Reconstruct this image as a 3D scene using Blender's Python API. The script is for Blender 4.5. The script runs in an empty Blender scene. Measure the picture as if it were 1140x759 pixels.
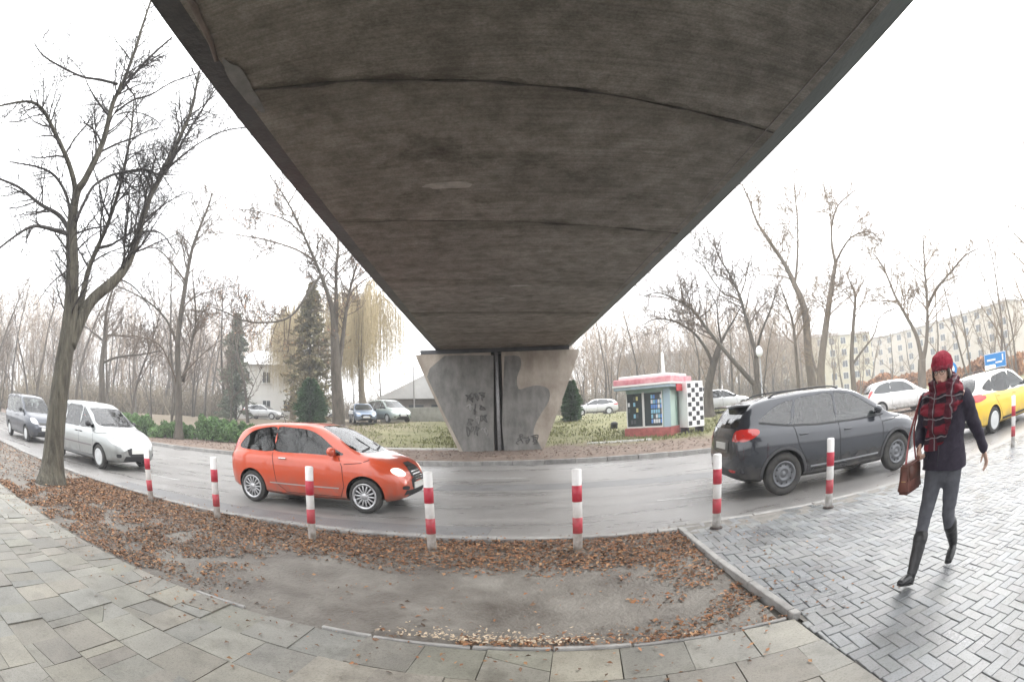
import bpy, bmesh, math, random
from mathutils import Vector, Matrix, noise
from mathutils.bvhtree import BVHTree
PI = math.pi
SC = bpy.context.scene
COL = SC.collection

# ---------------------------------------------------------------- camera
EYE, PITCH, ROLL = 1.6, 0.1461, -0.0367
KK = (5.62149125e-02, 4.08193426e-04, -3.19551146e-05, 1.66535443e-06)
cd = bpy.data.cameras.new('camera')
cam = bpy.data.objects.new('camera', cd)
COL.objects.link(cam)
SC.camera = cam
SC.render.engine = 'CYCLES'
cd.type = 'PANO'
cc = cd.cycles if not hasattr(cd, 'fisheye_polynomial_k0') else cd
cc.panorama_type = 'FISHEYE_LENS_POLYNOMIAL'
cd.sensor_fit = 'HORIZONTAL'
cd.sensor_width = 36.0
cd.sensor_height = 36.0 * 681 / 1024
cd.clip_start = 0.01
cd.clip_end = 6000
cc.fisheye_fov = math.radians(180)
for i, k in enumerate((0,) + KK):
    setattr(cc, 'fisheye_polynomial_k%d' % i, -k)
cam.location = (0, 0, EYE)
cam.rotation_euler = (Matrix.Rotation(PI / 2 + PITCH, 4, 'X') @ Matrix.Rotation(ROLL, 4, 'Z')).to_euler()

# ---------------------------------------------------------------- light
SUN_EL, SUN_AZ = math.radians(42), math.radians(60)      # azimuth from +Y towards +X
w = bpy.data.worlds.new('World')
SC.world = w
w.use_nodes = True
nt = w.node_tree
bg = nt.nodes['Background']
sky = nt.nodes.new('ShaderNodeTexSky')
sky.sky_type = 'NISHITA'
sky.sun_disc = False
sky.sun_elevation = SUN_EL
sky.sun_rotation = SUN_AZ
sky.air_density = 1.0
sky.dust_density = 4.0
hs = nt.nodes.new('ShaderNodeHueSaturation')
hs.inputs['Saturation'].default_value = 0.12
nt.links.new(sky.outputs[0], hs.inputs['Color'])
mx = nt.nodes.new('ShaderNodeMix')
mx.data_type = 'RGBA'
mx.inputs[0].default_value = 0.8
nt.links.new(hs.outputs[0], mx.inputs[6])
mx.inputs[7].default_value = (9.9, 9.95, 10.05, 1)          # overcast cloud deck
nt.links.new(mx.outputs[2], bg.inputs[0])
bg.inputs[1].default_value = 0.13
sd = bpy.data.lights.new('sun', 'SUN')
sd.energy = 0.7
sd.angle = math.radians(25)
sd.color = (1, 0.97, 0.93)
so = bpy.data.objects.new('sun', sd)
COL.objects.link(so)
sdir = Vector((math.sin(SUN_AZ) * math.cos(SUN_EL), math.cos(SUN_AZ) * math.cos(SUN_EL), math.sin(SUN_EL)))
so.rotation_euler = sdir.to_track_quat('Z', 'Y').to_euler()
so.location = sdir * 50
SC.view_settings.view_transform = 'Standard'
SC.view_settings.look = 'None'
SC.view_settings.exposure = 1.75
SC.view_settings.gamma = 1
SC.cycles.max_bounces = 8
SC.cycles.diffuse_bounces = 4
SC.cycles.glossy_bounces = 3
SC.cycles.transparent_max_bounces = 16
SC.cycles.caustics_reflective = False
SC.cycles.use_denoising = True

# ---------------------------------------------------------------- layout helpers
def ray(px, py):
    """direction in the world seen at a photograph pixel (1140 x 759)"""
    F, C3 = 552.4139, -0.0691
    dx, dy = px - 570, -(py - 379.5)
    r = math.hypot(dx, dy)
    th = r / F
    for _ in range(12):
        th -= (th + C3 * th ** 3 - r / F) / (1 + 3 * C3 * th * th)
    s = math.sin(th) / max(r, 1e-9)
    x, y, z = dx * s, dy * s, math.cos(th)
    cr, sr, cp, sp = math.cos(ROLL), math.sin(ROLL), math.cos(PITCH), math.sin(PITCH)
    X, Y = cr * x - sr * y, sr * x + cr * y
    return Vector((X, z * cp - Y * sp, z * sp + Y * cp))

def gnd(px, py, z=0.0):
    v = ray(px, py)
    t = (z - EYE) / v.z
    return Vector((v.x * t, v.y * t, z))

def at(px, py, d):
    """point at horizontal distance d"""
    v = ray(px, py)
    t = d / math.hypot(v.x, v.y)
    return Vector((v.x * t, v.y * t, EYE + v.z * t))

A1 = -0.1199
U = Vector((math.cos(A1), math.sin(A1), 0))
N = Vector((-U.y, U.x, 0))
def rd(s, n, z=0.0):
    p = U * s + N * n
    p.z = z
    return p
ROADROT = A1
NK, FK = 5.89, 15.1

def smooth(a, b, x):
    t = min(1, max(0, (x - a) / (b - a)))
    return t * t * (3 - 2 * t)

def terrain_z(x, y):
    s = x * U.x + y * U.y
    n = x * N.x + y * N.y
    amp = 1.0 - 0.55 * smooth(8, 30, s)
    z = 0.13 + amp * smooth(20.5, 37.5, n)
    if n > 21:
        z += 0.05 * noise.noise(Vector((x * .35, y * .35, 0)))
    return z

# ---------------------------------------------------------------- materials
MATS = {}
def lin(c):
    return tuple(c) + (1,)

def M(name, col, rough=0.6, metal=0.0, var=0.0, vscale=5.0, col2=None, bump=0.0, bscale=40.0, spec=0.5, coat=0.0,
      rvar=0.0, emit=None, estr=0.0, ior=None, stretch=None, island=0.0, detail=6.0):
    if name in MATS:
        return MATS[name]
    m = bpy.data.materials.new(name)
    m.use_nodes = True
    t = m.node_tree
    b = t.nodes['Principled BSDF']
    b.inputs['Roughness'].default_value = rough
    b.inputs['Metallic'].default_value = metal
    b.inputs['Specular IOR Level'].default_value = spec
    b.inputs['Coat Weight'].default_value = coat
    b.inputs['Coat Roughness'].default_value = 0.04
    if ior:
        b.inputs['IOR'].default_value = ior
    b.inputs['Base Color'].default_value = lin(col)
    if emit:
        b.inputs['Emission Color'].default_value = lin(emit)
        b.inputs['Emission Strength'].default_value = estr
    tc = t.nodes.new('ShaderNodeTexCoord')
    vec = tc.outputs['Object']
    if stretch:
        mp = t.nodes.new('ShaderNodeMapping')
        mp.inputs['Scale'].default_value = stretch
        t.links.new(vec, mp.inputs[0])
        vec = mp.outputs[0]
    src = None
    if var or col2:
        nz = t.nodes.new('ShaderNodeTexNoise')
        nz.inputs['Scale'].default_value = vscale
        nz.inputs['Detail'].default_value = detail
        nz.inputs['Roughness'].default_value = 0.65
        t.links.new(vec, nz.inputs['Vector'])
        cr = t.nodes.new('ShaderNodeValToRGB')
        cr.color_ramp.elements[0].position = 0.32
        cr.color_ramp.elements[1].position = 0.68
        if col2:
            cr.color_ramp.elements[0].color = lin(col)
            cr.color_ramp.elements[1].color = lin(col2)
        else:
            cr.color_ramp.elements[0].color = lin([c * (1 - var) for c in col])
            cr.color_ramp.elements[1].color = lin([min(1, c * (1 + var)) for c in col])
        t.links.new(nz.outputs['Fac'], cr.inputs[0])
        src = cr.outputs[0]
        if rvar:
            mr = t.nodes.new('ShaderNodeMapRange')
            mr.inputs[1].default_value = 0.3
            mr.inputs[2].default_value = 0.7
            mr.inputs[3].default_value = max(0.02, rough - rvar)
            mr.inputs[4].default_value = min(1, rough + rvar)
            t.links.new(nz.outputs['Fac'], mr.inputs[0])
            t.links.new(mr.outputs[0], b.inputs['Roughness'])
    if island:
        g = t.nodes.new('ShaderNodeNewGeometry')
        mr = t.nodes.new('ShaderNodeMapRange')
        mr.inputs[3].default_value = 1 - island
        mr.inputs[4].default_value = 1 + island
        t.links.new(g.outputs['Random Per Island'], mr.inputs[0])
        vm = t.nodes.new('ShaderNodeVectorMath')
        vm.operation = 'SCALE'
        if src:
            t.links.new(src, vm.inputs[0])
        else:
            vm.inputs[0].default_value = col
        t.links.new(mr.outputs[0], vm.inputs['Scale'])
        src = vm.outputs[0]
    if src:
        t.links.new(src, b.inputs['Base Color'])
    if bump:
        n2 = t.nodes.new('ShaderNodeTexNoise')
        n2.inputs['Scale'].default_value = bscale
        n2.inputs['Detail'].default_value = 5
        t.links.new(vec, n2.inputs['Vector'])
        bp = t.nodes.new('ShaderNodeBump')
        bp.inputs['Strength'].default_value = 1.0
        bp.inputs['Distance'].default_value = bump
        t.links.new(n2.outputs['Fac'], bp.inputs['Height'])
        t.links.new(bp.outputs[0], b.inputs['Normal'])
    MATS[name] = m
    return m

def grime(m, z0, z1, col, amt=.8, scale=6):
    """splashed dirt that thins out with height above the thing's foot"""
    t = m.node_tree; b = t.nodes['Principled BSDF']
    tc = t.nodes.new('ShaderNodeTexCoord'); sx = t.nodes.new('ShaderNodeSeparateXYZ'); t.links.new(tc.outputs['Object'], sx.inputs[0])
    n_ = t.nodes.new('ShaderNodeTexNoise'); n_.inputs['Scale'].default_value = scale; n_.inputs['Detail'].default_value = 8; t.links.new(tc.outputs['Object'], n_.inputs['Vector'])
    mr = t.nodes.new('ShaderNodeMapRange'); mr.inputs[1].default_value = z0; mr.inputs[2].default_value = z1; mr.inputs[3].default_value = amt; mr.inputs[4].default_value = 0
    t.links.new(sx.outputs[2], mr.inputs[0])
    r_ = t.nodes.new('ShaderNodeMapRange'); r_.inputs[1].default_value = .35; r_.inputs[2].default_value = .62; r_.inputs[3].default_value = .25; r_.inputs[4].default_value = 1.15
    t.links.new(n_.outputs['Fac'], r_.inputs[0])
    mu = t.nodes.new('ShaderNodeMath'); mu.operation = 'MULTIPLY'; mu.use_clamp = True
    t.links.new(mr.outputs[0], mu.inputs[0]); t.links.new(r_.outputs[0], mu.inputs[1])
    mx_ = t.nodes.new('ShaderNodeMix'); mx_.data_type = 'RGBA'
    t.links.new(mu.outputs[0], mx_.inputs[0])
    lk = b.inputs['Base Color'].links
    if lk: t.links.new(lk[0].from_socket, mx_.inputs[6])
    else: mx_.inputs[6].default_value = b.inputs['Base Color'].default_value
    mx_.inputs[7].default_value = lin(col)
    t.links.new(mx_.outputs[2], b.inputs['Base Color'])
    m2 = t.nodes.new('ShaderNodeMath'); m2.operation = 'MULTIPLY_ADD'; m2.inputs[1].default_value = -b.inputs['Coat Weight'].default_value; m2.inputs[2].default_value = b.inputs['Coat Weight'].default_value
    t.links.new(mu.outputs[0], m2.inputs[0]); t.links.new(m2.outputs[0], b.inputs['Coat Weight'])
    return m

# ---------------------------------------------------------------- object helpers
def tag(o, label=None, cat=None, group=None, kind=None):
    if label: o['label'] = label
    if cat: o['category'] = cat
    if group: o['group'] = group
    if kind: o['kind'] = kind
    return o

def thing(name, label, cat, loc=(0, 0, 0), rz=0.0, group=None):
    o = bpy.data.objects.new(name, None)
    o.empty_display_size = 0.2
    COL.objects.link(o)
    o.location = loc
    o.rotation_euler = (0, 0, rz)
    return tag(o, label, cat, group)

def obj(name, bm, mats, parent=None, shade=False, label=None):
    me = bpy.data.meshes.new(name)
    if isinstance(bm, tuple):
        me.from_pydata(bm[0], [], bm[1])
    else:
        bm.to_mesh(me)
        bm.free()
    if not isinstance(mats, (list, tuple)):
        mats = [mats]
    for m in mats:
        me.materials.append(m)
    if shade:
        me.polygons.foreach_set('use_smooth', [True] * len(me.polygons))
    o = bpy.data.objects.new(name, me)
    COL.objects.link(o)
    if parent:
        o.parent = parent
    if label:
        o['label'] = label
    return o

def copy_tree(o, parent=None):
    c = o.copy()
    COL.objects.link(c)
    c.parent = parent
    for ch in [k for k in COL.objects if k.parent == o]:
        copy_tree(ch, c)
    return c

def box(bm, c, s, rz=0.0, bev=0.0, mi=0, rot=None):
    r = bmesh.ops.create_cube(bm, size=1.0)
    m = Matrix.Translation(Vector(c)) @ (rot if rot else Matrix.Rotation(rz, 4, 'Z')) @ Matrix.Diagonal((s[0], s[1], s[2], 1))
    bmesh.ops.transform(bm, matrix=m, verts=r['verts'])
    fs = set(f for v in r['verts'] for f in v.link_faces)
    for f in fs: f.material_index = mi
    if bev:
        es = set(e for v in r['verts'] for e in v.link_edges)
        bmesh.ops.bevel(bm, geom=list(es), offset=bev, segments=2, affect='EDGES', profile=0.5)
    return bm

def B(*args, **k):
    bm = bmesh.new()
    return box(bm, *args, **k)

def prism(bm, pts, z0, z1, mi=0):
    """vertical prism over an (x,y) outline"""
    a = [bm.verts.new((p[0], p[1], z0)) for p in pts]
    b = [bm.verts.new((p[0], p[1], z1)) for p in pts]
    n = len(pts)
    fs = [bm.faces.new(list(reversed(a))), bm.faces.new(b)]
    for i in range(n):
        fs.append(bm.faces.new((a[i], a[(i + 1) % n], b[(i + 1) % n], b[i])))
    for f in fs: f.material_index = mi
    return bm

def xzprism(bm, pts, y0, y1, mi=0):
    a = [bm.verts.new((p[0], y0, p[1])) for p in pts]
    b = [bm.verts.new((p[0], y1, p[1])) for p in pts]
    n = len(pts)
    fs = [bm.faces.new(a), bm.faces.new(list(reversed(b)))]
    for i in range(n):
        fs.append(bm.faces.new((a[(i + 1) % n], a[i], b[i], b[(i + 1) % n])))
    for f in fs: f.material_index = mi
    bmesh.ops.recalc_face_normals(bm, faces=fs)
    return bm

def lathe(bm, prof, seg=24, axis='z', c=(0, 0, 0), mi=0, caps=True):
    rings = []
    for r, h in prof:
        ring = []
        for k in range(seg):
            a = 2 * PI * k / seg
            x, y = r * math.cos(a), r * math.sin(a)
            p = (x, y, h) if axis == 'z' else ((x, h, y) if axis == 'y' else (h, x, y))
            ring.append(bm.verts.new((p[0] + c[0], p[1] + c[1], p[2] + c[2])))
        rings.append(ring)
    fs = []
    for a, b in zip(rings, rings[1:]):
        for k in range(seg):
            fs.append(bm.faces.new((a[k], a[(k + 1) % seg], b[(k + 1) % seg], b[k])))
    if caps:
        fs.append(bm.faces.new(rings[0]))
        fs.append(bm.faces.new(rings[-1]))
    bmesh.ops.recalc_face_normals(bm, faces=fs)
    for f in fs: f.material_index = mi
    return bm

class Tubes:
    """collects tapered tubes as plain lists"""
    def __init__(self):
        self.v, self.f = [], []
    def tube(self, pts, rad, k=5, cap=True):
        n = len(pts)
        if n < 2: return
        base = len(self.v)
        t = (pts[1] - pts[0]).normalized()
        a = t.orthogonal().normalized()
        for i in range(n):
            if i == 0: d = pts[1] - pts[0]
            elif i == n - 1: d = pts[-1] - pts[-2]
            else: d = pts[i + 1] - pts[i - 1]
            if d.length < 1e-9: d = t
            t = d.normalized()
            a = (a - t * a.dot(t))
            a = a.normalized() if a.length > 1e-6 else t.orthogonal().normalized()
            b = t.cross(a)
            for j in range(k):
                w_ = 2 * PI * j / k
                self.v.append(tuple(pts[i] + (a * math.cos(w_) + b * math.sin(w_)) * rad[i]))
        for i in range(n - 1):
            for j in range(k):
                j2 = (j + 1) % k
                self.f.append((base + i * k + j, base + i * k + j2, base + (i + 1) * k + j2, base + (i + 1) * k + j))
        if cap:
            self.f.append(tuple(base + (n - 1) * k + j for j in range(k)))
            self.f.append(tuple(base + j for j in reversed(range(k))))
    def quad(self, c, a, b):
        i = len(self.v)
        self.v += [tuple(c - a - b), tuple(c + a - b), tuple(c + a + b), tuple(c - a + b)]
        self.f.append((i, i + 1, i + 2, i + 3))
    def build(self, name, mat, parent=None, shade=True):
        return obj(name, (self.v, self.f), mat, parent, shade)

def catmull(pts, per=6):
    out = []
    n = len(pts)
    for i in range(n - 1):
        p0, p1, p2, p3 = pts[max(0, i - 1)], pts[i], pts[i + 1], pts[min(n - 1, i + 2)]
        for k in range(per):
            t = k / per
            out.append(0.5 * ((2 * p1) + (p2 - p0) * t + (2 * p0 - 5 * p1 + 4 * p2 - p3) * t * t + (3 * p1 - p0 - 3 * p2 + p3) * t ** 3))
    out.append(pts[-1])
    return out

def interp(tab, x):
    """smooth (monotone-ish cubic) interpolation of a table of (x, value)"""
    if x <= tab[0][0]: return tab[0][1]
    if x >= tab[-1][0]: return tab[-1][1]
    n = len(tab)
    for i in range(n - 1):
        if tab[i][0] <= x <= tab[i + 1][0]:
            x0, y0 = tab[i]; x1, y1 = tab[i + 1]
            h = x1 - x0
            d = (y1 - y0) / h
            def slope(j):
                if j == 0 or j == n - 1: return (tab[min(n-1,j+1)][1] - tab[max(0,j-1)][1]) / (tab[min(n-1,j+1)][0] - tab[max(0,j-1)][0])
                a = (tab[j][1] - tab[j - 1][1]) / (tab[j][0] - tab[j - 1][0])
                b = (tab[j + 1][1] - tab[j][1]) / (tab[j + 1][0] - tab[j][0])
                return 0 if a * b <= 0 else 2 * a * b / (a + b)
            m0, m1 = slope(i), slope(i + 1)
            t = (x - x0) / h
            return (y0 * (2*t**3 - 3*t*t + 1) + m0 * h * (t**3 - 2*t*t + t) + y1 * (-2*t**3 + 3*t*t) + m1 * h * (t**3 - t*t))
# ================================================================ SETTING
rnd = random.Random(7)
HAZE = 0.0032
RZ = -0.06                                               # road level
def grid_sheet(svals, nvals, zf):
    v, f = [], []
    for n_ in nvals:
        for s_ in svals:
            p = rd(s_, n_)
            v.append((p.x, p.y, zf(p.x, p.y, s_, n_)))
    ns = len(svals)
    for j in range(len(nvals) - 1):
        for i in range(ns - 1):
            f.append((j * ns + i, j * ns + i + 1, (j + 1) * ns + i + 1, (j + 1) * ns + i))
    return v, f
def spread(a, b, step, far, k=1.35):
    out = [a]
    x = a
    while x < b: x += step; out.append(x)
    st = step
    while x < far: st *= k; x += st; out.append(x)
    return out
def mirror_spread(half, step, far):
    r = spread(0, half, step, far)
    return [-x for x in reversed(r[1:])] + r

m_base = M('subsoil', (0.10, 0.095, 0.085), 0.9, var=0.2, vscale=2)
o = obj('ground', grid_sheet([-2500, 2500], [-2500, 2500], lambda *a: -0.3), m_base)
tag(o, kind='structure')

# asphalt
m_asph = M('asphalt', (0.165, 0.157, 0.152), 0.33, col2=(0.26, 0.25, 0.24), vscale=1.1, bump=0.004, bscale=260, rvar=0.14, stretch=(0.35, 1.5, 1), detail=9)
o = obj('road', grid_sheet(mirror_spread(40, 4, 900), [5.6, 8, 11, 13.5, FK + .6], lambda x, y, s, n: RZ), m_asph)
tag(o, kind='structure')
# gutter + worn pale streaks and lane dashes
bm = bmesh.new()
def strip(bm, s0, s1, n0, n1, z, mi=0):
    k = max(1, int((s1 - s0) / 3))
    for i in range(k):
        a, b = s0 + (s1 - s0) * i / k, s0 + (s1 - s0) * (i + 1) / k
        f = bm.faces.new([bm.verts.new(rd(*q)) for q in ((a, n0, z), (b, n0, z), (b, n1, z), (a, n1, z))])
        f.material_index = mi
strip(bm, -60, 1.25, 6.05, 6.34, RZ + .004)
strip(bm, 1.25, 60, 6.42, 6.60, RZ + .004)
m_gut = M('gutter_concrete', (0.22, 0.215, 0.205), 0.6, var=0.3, vscale=3, bump=.004, bscale=90)
o = obj('gutter', bm, m_gut); tag(o, kind='structure')
bm = bmesh.new()
def wobbly(bm, s0, s1, nc, wd, z):
    pts = []
    s_ = s0
    while s_ < s1:
        pts.append(s_); s_ += 0.25
    prev = None
    for s_ in pts:
        h = wd * (0.75 + 0.5 * noise.noise(Vector((s_ * 2.1, nc, 0))))
        c = nc + 0.02 * noise.noise(Vector((s_ * .7, nc * 3, 4)))
        a, b = bm.verts.new(rd(s_, c - h / 2, z)), bm.verts.new(rd(s_, c + h / 2, z))
        if prev: bm.faces.new((prev[0], a, b, prev[1]))
        prev = (a, b)
for s0 in (-27.5, -18.5, -10.6, 1.4, 10.3, 19.2, 28):
    wobbly(bm, s0, s0 + 2.6 if s0 != -10.6 else s0 + 1.7, 8.39, 0.11, RZ + .006)
for s0 in (-30, -18, -6, 6, 18):
    wobbly(bm, s0, s0 + 5, 12.4, 0.10, RZ + .006)
m_line = M('worn_white_paint', (0.34, 0.34, 0.33), 0.55, col2=(0.60, 0.60, 0.58), vscale=9)
o = obj('lane_markings', bm, m_line); tag(o, kind='structure')
# long pale tyre-polished bands and tar seams
bm = bmesh.new()
for nc, wd in ((8.36, 0.05), (10.1, 0.05), (9.25, 0.03), (11.3, .04)):
    wobbly(bm, -50, 45, nc, wd, RZ + .003)
m_seam = M('joint_sealant', (0.26, 0.258, 0.255), 0.38, var=0.3, vscale=2, stretch=(.5, 2, 1))
o = obj('asphalt_joints', bm, m_seam); tag(o, kind='structure')
bm = bmesh.new()
for s0, s1, n0, n1 in ((-9.5, -1.2, 6.35, 6.95), (-3.1, 6.0, 10.4, 11.25), (7.5, 15, 8.9, 9.8), (-22, -13, 9.3, 10.2)):
    strip(bm, s0, s1, n0, n1, RZ + .002)
m_patch = M('asphalt_patch', (0.13, 0.128, 0.13), 0.45, col2=(0.18, 0.178, 0.178), vscale=2, rvar=.12, bump=.004, bscale=200)
o = obj('road_patches', bm, m_patch); tag(o, kind='structure')

# kerbs: individual stones in one setting object
m_kerb = M('kerb_concrete', (0.27, 0.262, 0.25), 0.75, var=0.3, vscale=4, bump=.006, bscale=60, island=.15)
def kerb_run(name, s0, s1, n0, n1, ztop, zbot=-.28, ln=1.0, skew=0.0, mat=None):
    bm = bmesh.new()
    s_ = s0
    while s_ < s1 - .05:
        e = min(s_ + ln, s1)
        c = rd((s_ + e) / 2, (n0 + n1) / 2 + rnd.uniform(-.008, .008))
        box(bm, (c.x, c.y, (ztop + zbot) / 2 + rnd.uniform(-.006, .006)), (e - s_ - .012, n1 - n0, ztop - zbot), rz=ROADROT + rnd.uniform(-.004, .004), bev=.012)
        s_ = e
    return tag(obj(name, bm, mat or m_kerb), kind='structure')
kerb_run('kerb_near', -70, 1.25, 5.90, 6.045, 0.035)
kerb_run('kerb_flush', 1.45, 60, 6.30, 6.42, -0.012)
kerb_run('kerb_far', -90, 90, 15.62, 15.78, 0.085)
m_pale = M('pale_concrete', (0.50, 0.49, 0.46), 0.7, var=.2, vscale=3, island=.1)
kerb_run('path_edging', -34, -4.4, 20.2, 20.4, 0.20, mat=m_pale)
kerb_run('path_edging', 0.5, 3.3, 21.0, 21.2, 0.22, mat=m_pale)

# edging between the bed and the pavers, running towards the road
EDGE = [(1.27, 6.05), (1.36, 4.6), (1.53, 2.96), (1.66, 1.5), (1.80, -1), (2.0, -6)]
def edge_s(n_):
    for (s0, a), (s1, b) in zip(EDGE, EDGE[1:]):
        if b <= n_ <= a:
            return s0 + (s1 - s0) * (a - n_) / (a - b)
    return EDGE[0][0] if n_ > EDGE[0][1] else EDGE[-1][0]
bm = bmesh.new()
n_ = 6.03
while n_ > 2.95:
    e = max(n_ - .75, 2.93)
    a, b = rd(edge_s(n_) + .03, n_), rd(edge_s(e) + .03, e)
    d = b - a
    box(bm, ((a.x + b.x) / 2, (a.y + b.y) / 2, -.1), (d.length - .01, .07, .27), rz=math.atan2(d.y, d.x), bev=.01)
    n_ = e
tag(obj('bed_edging', bm, m_kerb), kind='structure')

# earth bed beside the road
def bed_z(s_, n_):
    p = Vector((s_, n_, 0))
    z = -0.012 + 0.028 * noise.noise(p * 1.3) + 0.012 * noise.noise(p * 5) + .006 * noise.noise(p * 14)
    # worn hollow in the middle
    z -= 0.025 * math.exp(-((n_ - 3.9) / .6) ** 2) * smooth(-6, -3, s_)
    return z
sv = [ -45 + i * .6 for i in range(57)] + [-10.8 + i * .09 for i in range(137)]
nv = [2.90 + i * .075 for i in range(41)]
def bedzz(x, y, s_, n_):
    k = min(1, (n_ - 2.9) / .15, (5.9 - n_) / .1)
    return bed_z(s_, n_) * max(0, k) - .012 * (1 - max(0, k))
v, f = grid_sheet(sv, nv, bedzz)
ns = len(sv)
for j, n_ in enumerate(nv):                              # trim to the slanting edging
    es = edge_s(n_) + .02
    for i, s_ in enumerate(sv):
        if s_ > es:
            p = rd(es, n_)
            v[j * ns + i] = (p.x, p.y, v[j * ns + i][2])
bmb = bmesh.new()
vs = [bmb.verts.new(q) for q in v]
for q in f: bmb.faces.new([vs[k] for k in q])
bmesh.ops.remove_doubles(bmb, verts=bmb.verts, dist=1e-4)
m_mud = M('trodden_earth', (0.075, 0.062, 0.05), 0.75, col2=(0.23, 0.215, 0.19), vscale=1.5, bump=.02, bscale=28, rvar=.2, detail=10)
tag(obj('earth_bed', bmb, m_mud, shade=True), kind='structure')

# concrete slabs
bm = bmesh.new()
def slab(bm, c4, z, h=.05):
    cx = sum(c[0] for c in c4) / 4; cy = sum(c[1] for c in c4) / 4
    tx, ty = rnd.gauss(0, .007), rnd.gauss(0, .007)
    top = [bm.verts.new(rd(a, b, z + (a - cx) * tx + (b - cy) * ty)) for a, b in c4]
    ins = []
    bot = [bm.verts.new(rd(a, b, z - h)) for a, b in c4]
    n4 = len(c4)
    bm.faces.new(top)
    for i in range(n4):
        bm.faces.new((bot[i], bot[(i + 1) % n4], top[(i + 1) % n4], top[i]))
row = 0
n1 = 2.93
while n1 > -4.5:
    ph = .43
    n0 = n1 - ph
    s_ = -34 + rnd.uniform(0, .4)
    base = 0.13 if n1 > 2.9 else rnd.uniform(0, .43)
    s_ = -34.4 + base
    while True:
        wd = .43 if s_ > -2.6 else rnd.choice((.43, .35, .30, .28))
        e = s_ + wd
        lim = edge_s((n0 + n1) / 2)
        if s_ > lim - .02: break
        last = e > lim - .14
        if last: e = lim
        g = .0025 + rnd.random() * .002
        z = rnd.gauss(0, .0022)
        c4 = [(s_ + g, n0 + g), (e - g, n0 + g), (e - g, n1 - g), (s_ + g, n1 - g)]
        if last: c4[1], c4[2] = (edge_s(n0) - g, n0 + g), (edge_s(n1) - g, n1 - g)
        c4 = [(a + rnd.gauss(0, .002), b + rnd.gauss(0, .002)) for a, b in c4]
        pr = .16 if s_ > -3 else .5
        if rnd.random() < pr and s_ > -16 and not last:               # cracked in two
            t1, t2 = rnd.uniform(.2, .8), rnd.uniform(.2, .8)
            if rnd.random() < .5:
                A = (c4[0][0] + (c4[1][0] - c4[0][0]) * t1, c4[0][1]); Bq = (c4[3][0] + (c4[2][0] - c4[3][0]) * t2, c4[3][1])
                slab(bm, [c4[0], (A[0] - .003, A[1]), (Bq[0] - .003, Bq[1]), c4[3]], z)
                slab(bm, [(A[0] + .003, A[1]), c4[1], c4[2], (Bq[0] + .003, Bq[1])], z + rnd.gauss(0, .004))
            else:
                A = (c4[0][0], c4[0][1] + (c4[3][1] - c4[0][1]) * t1); Bq = (c4[1][0], c4[1][1] + (c4[2][1] - c4[1][1]) * t2)
                slab(bm, [c4[0], c4[1], (Bq[0], Bq[1] - .003), (A[0], A[1] - .003)], z)
                slab(bm, [(A[0], A[1] + .003), (Bq[0], Bq[1] + .003), c4[2], c4[3]], z + rnd.gauss(0, .004))
        else:
            slab(bm, c4, z)
        if last: break
        s_ = e
    n1 = n0
m_slab = M('paving_slab', (0.15, 0.143, 0.122), 0.48, col2=(0.27, 0.26, 0.225), vscale=2.2, bump=.003, bscale=130, island=.20, rvar=.15, detail=9)
def hue_islands(m, amt=1.0):
    t = m.node_tree; b = t.nodes['Principled BSDF']
    src = b.inputs['Base Color'].links[0].from_socket
    g = t.nodes.new('ShaderNodeNewGeometry')
    mu = t.nodes.new('ShaderNodeMath'); mu.operation = 'MULTIPLY'; mu.inputs[1].default_value = 7.31
    fr = t.nodes.new('ShaderNodeMath'); fr.operation = 'FRACT'
    t.links.new(g.outputs['Random Per Island'], mu.inputs[0]); t.links.new(mu.outputs[0], fr.inputs[0])
    cr = t.nodes.new('ShaderNodeValToRGB')
    cols = [(.90, .97, 1.06), (1, 1, 1), (1.08, 1.02, .86), (1.07, .95, .92), (.84, .84, .84), (1.0, 1.04, .9)]
    e = cr.color_ramp.elements
    e[0].color = lin(cols[0]); e[0].position = 0; e[1].color = lin(cols[-1]); e[1].position = 1
    for i in range(1, 5):
        q = e.new(i / 5); q.color = lin(cols[i])
    t.links.new(fr.outputs[0], cr.inputs[0])
    mx_ = t.nodes.new('ShaderNodeMix'); mx_.data_type = 'RGBA'; mx_.blend_type = 'MULTIPLY'; mx_.inputs[0].default_value = amt
    t.links.new(src, mx_.inputs[6]); t.links.new(cr.outputs[0], mx_.inputs[7])
    # fine grit and dark specks, and larger damp stains
    tc = t.nodes.new('ShaderNodeTexCoord')
    last = mx_.outputs[2]
    for sc_, lo, hi, c0 in ((55, .50, .62, .72), (2.6, .50, .66, .70)):
        n_ = t.nodes.new('ShaderNodeTexNoise'); n_.inputs['Scale'].default_value = sc_; n_.inputs['Detail'].default_value = 8; n_.inputs['Roughness'].default_value = .75
        t.links.new(tc.outputs['Object'], n_.inputs['Vector'])
        r_ = t.nodes.new('ShaderNodeValToRGB'); r_.color_ramp.elements[0].position = lo; r_.color_ramp.elements[1].position = hi
        r_.color_ramp.elements[0].color = (1, 1, 1, 1); r_.color_ramp.elements[1].color = (c0, c0 * .98, c0 * .95, 1)
        t.links.new(n_.outputs['Fac'], r_.inputs[0])
        m3 = t.nodes.new('ShaderNodeMix'); m3.data_type = 'RGBA'; m3.blend_type = 'MULTIPLY'; m3.inputs[0].default_value = 1
        t.links.new(last, m3.inputs[6]); t.links.new(r_.outputs[0], m3.inputs[7]); last = m3.outputs[2]
    t.links.new(last, b.inputs['Base Color'])
hue_islands(m_slab, .42)
tag(obj('slab_pavement', bm, m_slab), kind='structure')
m_joint = M('joint_dirt', (0.075, 0.068, 0.055), 0.9, var=.3, vscale=20)
bm = bmesh.new()
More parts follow.
